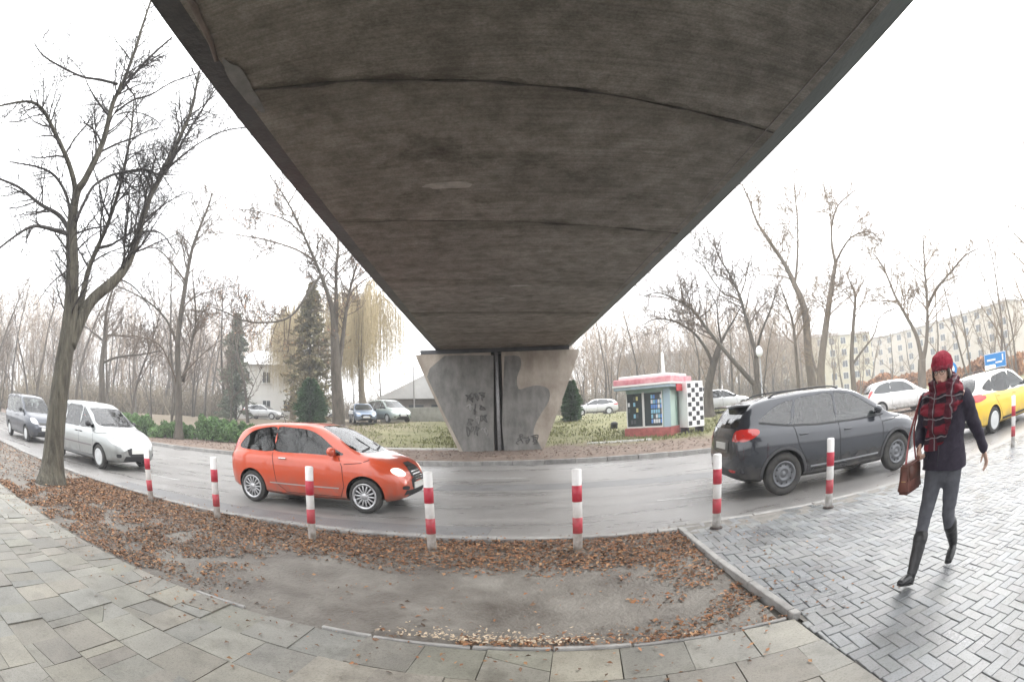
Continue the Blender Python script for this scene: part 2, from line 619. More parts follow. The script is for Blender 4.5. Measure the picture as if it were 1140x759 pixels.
def poly(bm, pts, z):
    bm.faces.new([bm.verts.new(rd(a, b, z)) for a, b in pts])
poly(bm, [(-80, -25), (1.7, -25), (edge_s(2.93), 2.93), (-80, 2.93)], -.009)
poly(bm, [(.6, 2.75), (1.8, 2.75), (1.75, 3.25), (.6, 3.25)], -.03)
tag(obj('slab_bedding', bm, m_joint), kind='structure')

# interlocking pavers
bm = bmesh.new()
a_ = .105
def paver(bm, s0, n0, s1, n1):
    g = .0016
    z = rnd.gauss(-.003, .0018) - .0012 * 0
    if n1 > 5.2: z -= .01 * min(1, (n1 - 5.2))
    tx, ty = rnd.gauss(0, .012), rnd.gauss(0, .012)
    cx, cy = (s0 + s1) / 2, (n0 + n1) / 2
    c = .0045
    q = [(s0 + g, n0 + g), (s1 - g, n0 + g), (s1 - g, n1 - g), (s0 + g, n1 - g)]
    qi = [(s0 + g + c, n0 + g + c), (s1 - g - c, n0 + g + c), (s1 - g - c, n1 - g - c), (s0 + g + c, n1 - g - c)]
    T = [bm.verts.new(rd(x, y, z + (x - cx) * tx + (y - cy) * ty)) for x, y in qi]
    O = [bm.verts.new(rd(x, y, z - .0045)) for x, y in q]
    D = [bm.verts.new(rd(x, y, z - .03)) for x, y in q]
    bm.faces.new(T)
    for i in range(4):
        j = (i + 1) % 4
        bm.faces.new((O[i], O[j], T[j], T[i]))
        bm.faces.new((D[i], D[j], O[j], O[i]))
for i in range(0, 170):
    for j in range(-40, 60):
        s0, n0 = 1.2 + i * a_, j * a_
        k = (i + j) % 4
        if k == 0: r = (s0, n0, s0 + 2 * a_, n0 + a_)
        elif k == 2: r = (s0, n0, s0 + a_, n0 + 2 * a_)
        else: continue
        if r[3] > 6.31: continue
        lim = max(edge_s(r[1]), edge_s(r[3])) + (.068 if r[3] > 2.93 else .006)
        if r[2] < lim + .025: continue
        if r[0] < lim: r = (lim, r[1], r[2], r[3])
        if i > 110 and j < -5: continue
        paver(bm, *r)
m_pav = M('grey_pavers', (0.13, 0.138, 0.146), 0.36, col2=(0.225, 0.233, 0.237), vscale=1.1, bump=.0025, bscale=150, island=.16, rvar=.16, detail=9)
hue_islands(m_pav, .3)
tag(obj('paver_pavement', bm, m_pav), kind='structure')
bm = bmesh.new()
poly(bm, [(edge_s(-6), -6), (60, -6), (60, 6.30), (1.3, 6.30), (edge_s(2.9) + .05, 2.9)], -.013)
poly(bm, [(1.7, -25), (60, -25), (60, -6), (2.0, -6)], -.02)
tag(obj('paver_bedding', bm, M('paver_bedding', (0.17, 0.16, 0.145), .85, var=.3, vscale=9)), kind='structure')
bm = bmesh.new()
poly(bm, [(19.1, -.6), (60, -.6), (60, 6.29), (19.1, 6.29)], -.006)
tag(obj('far_pavement', bm, m_pav), kind='structure')
# narrow row of broken pale edging at the bed's lower side
bm = bmesh.new()
s_ = -3.2
while s_ < 1.3:
    e = s_ + rnd.uniform(.25, .9)
    if rnd.random() < .75:
        c = rd((s_ + e) / 2, 2.955)
        box(bm, (c.x, c.y, -.03), (min(e, 1.4) - s_ - .02, .035, .085 + rnd.uniform(-.015, .01)), rz=ROADROT + rnd.uniform(-.02, .02), bev=.006)
    s_ = e
tag(obj('bed_edging_strip', bm, m_kerb), kind='structure')

# terrain across the road
def tz(x, y, s_, n_):
    return terrain_z(x, y) if n_ > 15.8 else 0.06
nv = [15.78, 16.6, 17.6, 18.6, 19.6, 20.5] + [21.2 + i * .8 for i in range(26)] + spread(43, 60, 3, 2500)
sv = mirror_spread(60, 1.2, 2500)
mt = bpy.data.materials.new('verge')
mt.use_nodes = True
t = mt.node_tree
b = t.nodes['Principled BSDF']
b.inputs['Roughness'].default_value = .9
tc = t.nodes.new('ShaderNodeTexCoord')
def nz(scale, det=7):
    q = t.nodes.new('ShaderNodeTexNoise'); q.inputs['Scale'].default_value = scale; q.inputs['Detail'].default_value = det
    q.inputs['Roughness'].default_value = .7
    t.links.new(tc.outputs['Object'], q.inputs['Vector']); return q
def ramp(src, p0, c0, p1, c1):
    q = t.nodes.new('ShaderNodeValToRGB'); q.color_ramp.elements[0].position = p0; q.color_ramp.elements[1].position = p1
    q.color_ramp.elements[0].color = lin(c0); q.color_ramp.elements[1].color = lin(c1)
    t.links.new(src, q.inputs[0]); return q
grass = ramp(nz(.9).outputs['Fac'], .35, (.15, .15, .065), .65, (.25, .235, .125))
dirt = ramp(nz(2.2).outputs['Fac'], .3, (.12, .085, .065), .7, (.24, .185, .15))
# position along the road-normal decides earth or grass, its border broken up by noise
vm = t.nodes.new('ShaderNodeVectorMath'); vm.operation = 'DOT_PRODUCT'
vm.inputs[1].default_value = (N.x, N.y, 0)
t.links.new(tc.outputs['Object'], vm.inputs[0])
vs_ = t.nodes.new('ShaderNodeVectorMath'); vs_.operation = 'DOT_PRODUCT'
vs_.inputs[1].default_value = (U.x, U.y, 0)
t.links.new(tc.outputs['Object'], vs_.inputs[0])
bign = nz(.22, 4)
def math_(op, a, b_):
    q = t.nodes.new('ShaderNodeMath'); q.operation = op
    for i, x in enumerate((a, b_)):
        if hasattr(x, 'links'): t.links.new(x, q.inputs[i])
        else: q.inputs[i].default_value = x
    return q.outputs[0]
wob = math_('MULTIPLY', math_('SUBTRACT', bign.outputs['Fac'], .5), 14)
nn = math_('ADD', vm.outputs['Value'], wob)
mr = t.nodes.new('ShaderNodeMapRange'); mr.inputs[1].default_value = 20.0; mr.inputs[2].default_value = 22.5
t.links.new(nn, mr.inputs[0])
mr2 = t.nodes.new('ShaderNodeMapRange'); mr2.inputs[1].default_value = -16; mr2.inputs[2].default_value = -9
t.links.new(math_('ADD', vs_.outputs['Value'], wob), mr2.inputs[0])
fac = math_('MULTIPLY', mr.outputs[0], math_('ADD', math_('MULTIPLY', mr2.outputs[0], .75), .25))
mxn = t.nodes.new('ShaderNodeMix'); mxn.data_type = 'RGBA'
t.links.new(fac, mxn.inputs[0]); t.links.new(dirt.outputs[0], mxn.inputs[6]); t.links.new(grass.outputs[0], mxn.inputs[7])
t.links.new(mxn.outputs[2], b.inputs['Base Color'])
bpn = t.nodes.new('ShaderNodeBump'); bpn.inputs['Distance'].default_value = .05
t.links.new(nz(9, 8).outputs['Fac'], bpn.inputs['Height']); t.links.new(bpn.outputs[0], b.inputs['Normal'])
tag(obj('terrain', grid_sheet(sv, nv, tz), mt, shade=True), kind='structure')

# damp winter air
hz = bmesh.new(); box(hz, (0, 0, 29), (420, 420, 60.6))
hm = bpy.data.materials.new('damp_air'); hm.use_nodes = True
ht = hm.node_tree; ht.nodes.remove(ht.nodes['Principled BSDF'])
pv_ = ht.nodes.new('ShaderNodeVolumePrincipled'); pv_.inputs['Color'].default_value = (.93, .95, .98, 1); pv_.inputs['Density'].default_value = HAZE
ht.links.new(pv_.outputs[0], ht.nodes['Material Output'].inputs['Volume'])
tag(obj('haze', hz, hm), 'thin pale winter haze over the whole street', 'haze', kind='stuff')

# ================================================================ FOOTBRIDGE
A2 = 1.6089
DB = Vector((math.cos(A2), math.sin(A2), 0))
RB = Vector((DB.y, -DB.x, 0))                            # to the right of the bridge
def br(lat, al, z):
    p = RB * lat + DB * al
    return Vector((p.x, p.y, z))
ZB = 4.25
bridge = thing('footbridge', 'long grey concrete footbridge deck overhead with dark wet edges', 'bridge', (0, 0, 0))
mc = bpy.data.materials.new('deck_concrete')
mc.use_nodes = True
t = mc.node_tree
b = t.nodes['Principled BSDF']
b.inputs['Roughness'].default_value = .75
tc = t.nodes.new('ShaderNodeTexCoord')
base = ramp(nz(.55, 9).outputs['Fac'], .3, (.185, .174, .160), .7, (.31, .292, .27))
mpg = t.nodes.new('ShaderNodeMapping'); mpg.inputs['Scale'].default_value = (.5, 22, 1); mpg.inputs['Rotation'].default_value = (0, 0, -.10)
t.links.new(tc.outputs['Object'], mpg.inputs[0])
n1_ = nz(1.0, 6); t.links.new(mpg.outputs[0], n1_.inputs['Vector'])
grain = ramp(n1_.outputs['Fac'], .28, (.74, .74, .74), .72, (1.2, 1.2, 1.2))
bk = t.nodes.new('ShaderNodeTexBrick'); bk.inputs['Scale'].default_value = 1
bk.inputs['Color1'].default_value = (.82, .82, .82, 1); bk.inputs['Color2'].default_value = (1.12, 1.12, 1.12, 1); bk.inputs['Mortar'].default_value = (.5, .5, .5, 1)
bk.inputs['Mortar Size'].default_value = .004; bk.inputs['Brick Width'].default_value = 2.4; bk.inputs['Row Height'].default_value = .14; bk.inputs['Mortar Smooth'].default_value = .4
mp3 = t.nodes.new('ShaderNodeMapping'); mp3.inputs['Rotation'].default_value = (0, 0, -.10)
t.links.new(tc.outputs['Object'], mp3.inputs[0]); t.links.new(mp3.outputs[0], bk.inputs['Vector'])
brd = t.nodes.new('ShaderNodeMix'); brd.data_type = 'RGBA'; brd.blend_type = 'MULTIPLY'; brd.inputs[0].default_value = .38
t.links.new(grain.outputs[0], brd.inputs[6]); t.links.new(bk.outputs['Color'], brd.inputs[7])
mul = t.nodes.new('ShaderNodeMix'); mul.data_type = 'RGBA'; mul.blend_type = 'MULTIPLY'; mul.inputs[0].default_value = 1
t.links.new(base.outputs[0], mul.inputs[6]); t.links.new(brd.outputs[2], mul.inputs[7])
stn = ramp(nz(1.7, 10).outputs['Fac'], .56, (1, 1, 1), .72, (.42, .41, .39))
mul2 = t.nodes.new('ShaderNodeMix'); mul2.data_type = 'RGBA'; mul2.blend_type = 'MULTIPLY'; mul2.inputs[0].default_value = 1
t.links.new(mul.outputs[2], mul2.inputs[6]); t.links.new(stn.outputs[0], mul2.inputs[7])
vd = t.nodes.new('ShaderNodeVectorMath'); vd.operation = 'DOT_PRODUCT'
vd.inputs[1].default_value = (DB.x * 1 - RB.x * .147, DB.y - RB.y * .147, 0)
wn = nz(1.2, 4)
wsc = t.nodes.new('ShaderNodeVectorMath'); wsc.operation = 'SCALE'; wsc.inputs['Scale'].default_value = .5
t.links.new(wn.outputs['Color'], wsc.inputs[0])
wad = t.nodes.new('ShaderNodeVectorMath'); t.links.new(tc.outputs['Object'], wad.inputs[0]); t.links.new(wsc.outputs[0], wad.inputs[1])
t.links.new(wad.outputs[0], vd.inputs[0])
dm = math_('FRACT', math_('DIVIDE', math_('SUBTRACT', vd.outputs['Value'], 3.42), 3.18), 0)
ds = ramp(dm, .0, (.68, .67, .65), .16, (1, 1, 1))
mul3 = t.nodes.new('ShaderNodeMix'); mul3.data_type = 'RGBA'; mul3.blend_type = 'MULTIPLY'; mul3.inputs[0].default_value = 1
mott = ramp(nz(3.1, 14).outputs['Fac'], .36, (.66, .64, .60), .62, (1.22, 1.20, 1.16))
mul4 = t.nodes.new('ShaderNodeMix'); mul4.data_type = 'RGBA'; mul4.blend_type = 'MULTIPLY'; mul4.inputs[0].default_value = 1
t.links.new(mul2.outputs[2], mul4.inputs[6]); t.links.new(mott.outputs[0], mul4.inputs[7])
grit = ramp(nz(38, 8).outputs['Fac'], .38, (.78, .77, .76), .6, (1.12, 1.12, 1.12))
mul5 = t.nodes.new('ShaderNodeMix'); mul5.data_type = 'RGBA'; mul5.blend_type = 'MULTIPLY'; mul5.inputs[0].default_value = 1
t.links.new(mul4.outputs[2], mul5.inputs[6]); t.links.new(grit.outputs[0], mul5.inputs[7])
t.links.new(mul5.outputs[2], mul3.inputs[6]); t.links.new(ds.outputs[0], mul3.inputs[7])
t.links.new(mul3.outputs[2], b.inputs['Base Color'])
bpn = t.nodes.new('ShaderNodeBump'); bpn.inputs['Distance'].default_value = .03; bpn.inputs['Strength'].default_value = 1
t.links.new(n1_.outputs['Fac'], bpn.inputs['Height']); t.links.new(bpn.outputs[0], b.inputs['Normal'])
m_deck = mc
m_edge = M('wet_edge_and_gap_shade', (0.028, 0.029, 0.032), .45, col2=(.08, .08, .085), vscale=2.5, bump=.01, bscale=20)
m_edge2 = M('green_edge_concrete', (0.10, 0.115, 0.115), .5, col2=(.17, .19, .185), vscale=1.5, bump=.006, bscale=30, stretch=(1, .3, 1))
# deck as a run of cast bays, each a few millimetres out of line with the next
def bay(bm, l0, l1, a0, a1, z0, z1, sk=0.147):
    pts = [(l0, a0 + sk * 0 + l0 * sk), (l1, a0 + l1 * sk), (l1, a1 + l1 * sk), (l0, a1 + l0 * sk)]
    A = [bm.verts.new(br(l, a, z0)) for l, a in pts]
    T = [bm.verts.new(br(l, a, z1)) for l, a in pts]
    bm.faces.new(list(reversed(A))); bm.faces.new(T)
    for i in range(4):
        j = (i + 1) % 4
        bm.faces.new((A[i], A[j], T[j], T[i]))
bm = bmesh.new()
for i, a0 in enumerate([-25 + 3.18 * k for k in range(25)]):
    off = 3.28 - (-25 + 3.18 * 9)                         # a joint passes 3.28 m along, above the camera's view
    bay(bm, -2.12, 2.96, a0 + off + .006, a0 + 3.18 + off - .006, ZB + (.004 * (i % 3)), ZB + .7)
obj('deck_soffit', bm, m_deck, bridge)
bm = bmesh.new(); bay(bm, -2.36, -2.125, -25, 54, ZB + .03, ZB + .66, 0); obj('edge_beam', bm, m_edge, bridge, label='dark wet left edge beam')
bm = bmesh.new(); bay(bm, 2.965, 3.17, -25, 54, ZB + .02, ZB + .66, 0); obj('edge_beam', bm, m_edge2, bridge, label='pale greenish right edge beam')
bm = bmesh.new(); bay(bm, -2.3, 3.1, -25, 54, ZB + .705, ZB + .76, 0); obj('walking_surface', bm, m_asph, bridge)
# cast ridges at the two nearest joints (ragged thin fins)
T = Tubes()
for a0 in (3.28, 6.46):
    pts, rr = [], []
    l = -2.1
    while l < 2.95:
        pts.append(br(l, a0 + l * .147 + .03 * noise.noise(Vector((l * 2.2, a0, 0))), ZB + .003))
        rr.append(.007 + .03 * max(0, noise.noise(Vector((l * 3.1, a0, 5)))))
        l += .09
    T.tube(pts, rr, 5)
T.build('joint_ridge', M('joint_ridge', (0.022, .02, .018), .9, col2=(.13, .12, .11), vscale=4), bridge)
# pale patches where the surface spalled
def blotch(l, a, rl, ra, z, seed, mat, name='spalled_patch'):
    bm = bmesh.new()
    c = []
    for k in range(28):
        q = 2 * PI * k / 28
        r = 1 + .45 * noise.noise(Vector((math.cos(q) * 1.6, math.sin(q) * 1.6, seed)))
        c.append(bm.verts.new(br(l + rl * r * math.cos(q), a + ra * r * math.sin(q), z)))
    bm.faces.new(list(reversed(c)))
    return obj(name, bm, mat, bridge)
m_spall = M('spalled', (0.32, .30, .28), .85, col2=(.52, .49, .46), vscale=9, bump=.01, bscale=50)
m_damp = M('damp', (0.055, .052, .05), .6, col2=(.13, .122, .112), vscale=3.5, detail=10)
blotch(-.47, 5.25, .30, .09, ZB - .004, 1, m_spall)
blotch(.6, 10.1, .22, .06, ZB - .004, 2, m_spall)
blotch(.2, 11.2, .12, .04, ZB - .004, 3, m_spall)
# bare streak and thin conduit along the left beam
T = Tubes()
T.tube([br(-2.06, .6, ZB + .0), br(-2.02, 1.2, ZB - .01), br(-2.03, 1.75, ZB - .01), br(-2.08, 2.2, ZB - .005), br(-2.15, 2.45, ZB + .01)], [.03, .03, .026, .024, .02], 8)
T.build('conduit', M('old_pipe', (.16, .13, .115), .6, var=.3, vscale=6), bridge)
blotch(-2.06, 2.85, .085, .42, ZB - .006, 40, M('pale_streak', (.15, .15, .15), .7, col2=(.25, .25, .245), vscale=6), 'repair_patch')
# long seam line near the right edge
T = Tubes()
T.tube([br(2.84 + .01 * math.sin(a * 1.3), a, ZB - .001) for a in [x * .5 for x in range(0, 40)]], [.006] * 40, 4)
T.build('edge_groove', M('edge_groove', (.27, .26, .25), .8), bridge)

# pier
PY = 19.74
pier = thing('bridge_pier', 'flared concrete bridge pier with a painted dark shape and drainpipe', 'bridge pier', (-.62, PY, 0))
m_pier = M('pier_concrete', (.24, .20, .16), .85, col2=(.46, .41, .35), vscale=1.4, bump=.012, bscale=25, detail=10, stretch=(1, 1, .6))
m_dark = M('pier_grey_paint', (.115, .115, .108), .8, col2=(.26, .25, .235), vscale=2.6, bump=.008, bscale=30, detail=10, stretch=(1, 1, .5))
def P(x, z): return (x + .62, z)
bm = bmesh.new()
xzprism(bm, [P(-2.13, -.2), P(-.86, -.2), P(-.86, 4.08), P(-3.93, 4.08), P(-3.9, 3.95)], 0, .5)
xzprism(bm, [P(-.44, -.2), P(.98, -.2), P(2.66, 3.95), P(2.68, 4.08), P(-.44, 4.08)], 0, .5)
xzprism(bm, [P(-2.12, -.2), P(.97, -.2), P(2.65, 3.95), P(2.67, 4.075), P(-3.92, 4.075), P(-3.89, 3.95)], .505, 1.1)
obj('shaft', bm, m_pier, pier)
def pierpx(pts):
    out = []
    for px, py in pts:
        v = ray(440 + px / 2.712, 340 + py / 2.712)
        t_ = PY / v.y
        out.append((v.x * t_ + .62, EYE + v.z * t_))
    return out
for k, pts in enumerate((
    [(150, 152), (200, 150), (298, 150), (298, 446), (208, 446), (180, 390), (150, 330), (120, 265), (97, 215), (105, 190), (128, 170)],
    [(330, 152), (372, 152), (380, 180), (368, 215), (372, 250), (395, 246), (425, 240), (455, 246), (466, 262), (462, 290), (440, 325), (422, 360), (418, 390), (432, 412), (436, 442), (330, 444)])):
    bm = bmesh.new()
    q = pierpx(pts)
    vv = [Vector((a, 0, b_)) for a, b_ in q]
    vv = catmull(vv + [vv[0]], 3)[:-1] if k else vv
    xzprism(bm, [(p.x, p.z) for p in vv], -.006, .02)
    obj('painted_area', bm, m_dark, pier, label='dark grey painted area')
# scribbled marks low on the pier, each one stroke
m_scr = M('scribble', (.07, .07, .068), .8, col2=(.14, .135, .13), vscale=12)
m_scr2 = M('scribble_pale', (.32, .31, .30), .8)
for k in range(15):
    cx, cz = (-1.78 + (k % 3) * .27, 2.3 - (k // 3) * .45) if k < 12 else (.15 + (k - 12) * .3, .55)
    pts = [Vector((cx + .62 + rnd.uniform(-.15, .15), -.008, cz + rnd.uniform(-.2, .2))) for _ in range(8)]
    T = Tubes(); T.tube(catmull(pts, 4), [.02] * 29, 4)
    T.build('graffiti', m_scr2 if k % 4 == 3 else m_scr, pier)
bm = bmesh.new(); lathe(bm, [(.075, -.1), (.075, 4.2)], 16, c=(-.03, .12, 0)); obj('drainpipe', bm, M('zinc_pipe', (.36, .36, .37), .45, metal=.3, var=.2, vscale=8), pier, True)
bm = bmesh.new(); box(bm, (-.03, .42, 2), (.41, .16, 4.1)); obj('recess', bm, M('dark_recess', (.05, .045, .04), .9), pier)
bm = bmesh.new(); box(bm, (-.1, .45, 4.165), (6.0, .9, .17)); obj('bearing_gap_shade', bm, m_edge, pier)  # dark strip standing in for the shaded gap between pier and deck
# a second pier further along, hidden behind the first from the pavement
pier2 = copy_tree(pier)
pier2.location = (-1.5, PY + 21, 0)
pier2['label'] = 'second flared bridge pier behind the painted one, deep under the deck'
# ================================================================ CARS
m_tyre = M('tyre_rubber', (.024, .024, .025), .8, col2=(.06, .056, .05), vscale=9)
m_blackpl = M('black_plastic', (.02, .02, .022), .55)
m_glass = M('car_glass', (.015, .02, .022), .04, ior=1.9, spec=.5)
m_glass_lt = M('car_glass_light', (.05, .062, .064), .05, ior=2.4)
m_seat = M('seat_fabric', (.06, .06, .065), .9, var=.2, vscale=20)
m_pane = bpy.data.materials.new('window_pane'); m_pane.use_nodes = True
t = m_pane.node_tree; t.nodes.remove(t.nodes['Principled BSDF'])
tr = t.nodes.new('ShaderNodeBsdfTransparent'); tr.inputs[0].default_value = (.62, .68, .67, 1)
gs = t.nodes.new('ShaderNodeBsdfGlossy'); gs.inputs['Roughness'].default_value = .02
fr = t.nodes.new('ShaderNodeFresnel'); fr.inputs[0].default_value = 1.75
ms_ = t.nodes.new('ShaderNodeMixShader'); t.links.new(fr.outputs[0], ms_.inputs[0]); t.links.new(tr.outputs[0], ms_.inputs[1]); t.links.new(gs.outputs[0], ms_.inputs[2])
t.links.new(ms_.outputs[0], t.nodes['Material Output'].inputs[0])
m_pane_b = m_pane.copy(); m_pane_b.name = 'reflective_pane'
m_pane_b.node_tree.nodes['Fresnel'].inputs[0].default_value = 2.05
m_chrome = M('chrome', (.7, .7, .7), .15, metal=1)
m_alloy = M('alloy_rim', (.48, .48, .49), .3, metal=.8)
m_steelrim = M('dark_steel_rim', (.15, .155, .165), .45, metal=.4)
m_hub = M('pale_hubcap', (.55, .56, .56), .4, metal=.3)
m_red = M('red_lamp', (.45, .02, .015), .12, coat=1)
m_lampw = M('clear_lamp', (.62, .62, .62), .1, coat=1)
m_lit = M('lit_headlamp', (.9, .88, .8), .1, emit=(1, .93, .8), estr=.35)
m_orange = M('amber_lamp', (.6, .2, .02), .15, coat=1)
m_plate = M('plate_white', (.65, .65, .62), .4)
m_gap = M('panel_gap', (.008, .008, .008), .9)

def ray_hit(bvh, axis, sgn, a, b):
    if axis == 'y': o_, d = Vector((a, 4 * sgn, b)), Vector((0, -sgn, 0))
    elif axis == 'x': o_, d = Vector((5 * sgn, a, b)), Vector((-sgn, 0, 0))
    else: o_, d = Vector((a, b, 5)), Vector((0, 0, -1))
    loc, nrm, idx, dist = bvh.ray_cast(o_, d)
    return loc, nrm, d

def decal(bvh, pts, axis, sgn, off, res=.06, sm=0):
    """patch over the body: an outline given in a side, front or top view, laid onto the surface"""
    P3 = [Vector((p[0], p[1], 0)) for p in pts]
    if sm:
        n = len(P3)
        out = []
        for i in range(n):
            p0, p1, p2, p3 = P3[i - 1], P3[i], P3[(i + 1) % n], P3[(i + 2) % n]
            for k in range(sm):
                t = k / sm
                out.append(0.5 * ((2 * p1) + (p2 - p0) * t + (2 * p0 - 5 * p1 + 4 * p2 - p3) * t * t + (3 * p1 - p0 - 3 * p2 + p3) * t ** 3))
        P3 = out
    bm = bmesh.new()
    f = bm.faces.new([bm.verts.new(p) for p in P3])
    bmesh.ops.triangulate(bm, faces=[f])
    xs = [p.x for p in P3]; ys = [p.y for p in P3]
    for lo, hi, nrm in ((min(xs), max(xs), (1, 0, 0)), (min(ys), max(ys), (0, 1, 0))):
        k = int((hi - lo) / res)
        for i in range(1, k + 1):
            q = lo + (hi - lo) * i / (k + 1)
            bmesh.ops.bisect_plane(bm, geom=bm.verts[:] + bm.edges[:] + bm.faces[:], plane_co=(q, 0, 0) if nrm[0] else (0, q, 0), plane_no=nrm)
    bmesh.ops.beautify_fill(bm, faces=bm.faces[:], edges=[e for e in bm.edges if len(e.link_faces) == 2])
    dead = []
    for v in bm.verts:
        loc, nn_, d = ray_hit(bvh, axis, sgn, v.co.x, v.co.y)
        if loc is None: dead.append(v)
        else: v.co = loc - d * off
    if dead: bmesh.ops.delete(bm, geom=dead, context='VERTS')
    bmesh.ops.recalc_face_normals(bm, faces=bm.faces)
    # outward
    for f in bm.faces:
        f.normal_update()
        c = f.calc_center_median()
        ref = Vector((0, sgn, 0)) if axis == 'y' else (Vector((sgn, 0, 0)) if axis == 'x' else Vector((0, 0, 1)))
        if f.normal.dot(ref) < 0: f.normal_flip()
    return bm

def ribbon(bvh, pts, axis, sgn, off, wd, closed=False):
    """thin band following a polyline in a side/front view"""
    P3 = [Vector((p[0], p[1], 0)) for p in pts]
    if closed: P3.append(P3[0])
    fine = []
    for a, b in zip(P3, P3[1:]):
        k = max(1, int((b - a).length / .05))
        for i in range(k): fine.append(a.lerp(b, i / k))
    fine.append(P3[-1])
    bm = bmesh.new()
    prev = None
    for i, p in enumerate(fine):
        t = (fine[min(i + 1, len(fine) - 1)] - fine[max(0, i - 1)]).normalized()
        nrm = Vector((-t.y, t.x, 0)) * wd / 2
        r = []
        for q in (p + nrm, p - nrm):
            loc, _, d = ray_hit(bvh, axis, sgn, q.x, q.y)
            r.append(None if loc is None else bm.verts.new(loc - d * off))
        if prev and None not in prev and None not in r:
            bm.faces.new((prev[0], prev[1], r[1], r[0]))
        prev = r
    return bm

def merge(*bms):
    out = bms[0]
    for b_ in bms[1:]:
        me = bpy.data.meshes.new('tmp'); b_.to_mesh(me); b_.free()
        out.from_mesh(me); bpy.data.meshes.remove(me)
    return out

def smooth_outline(pts, sm):
    P3 = [Vector((p[0], p[1], 0)) for p in pts]
    n = len(P3); out = []
    for i in range(n):
        p0, p1, p2, p3 = P3[i - 1], P3[i], P3[(i + 1) % n], P3[(i + 2) % n]
        for k in range(sm):
            t = k / sm
            out.append(0.5 * ((2 * p1) + (p2 - p0) * t + (2 * p0 - 5 * p1 + 4 * p2 - p3) * t * t + (3 * p1 - p0 - 3 * p2 + p3) * t ** 3))
    return out

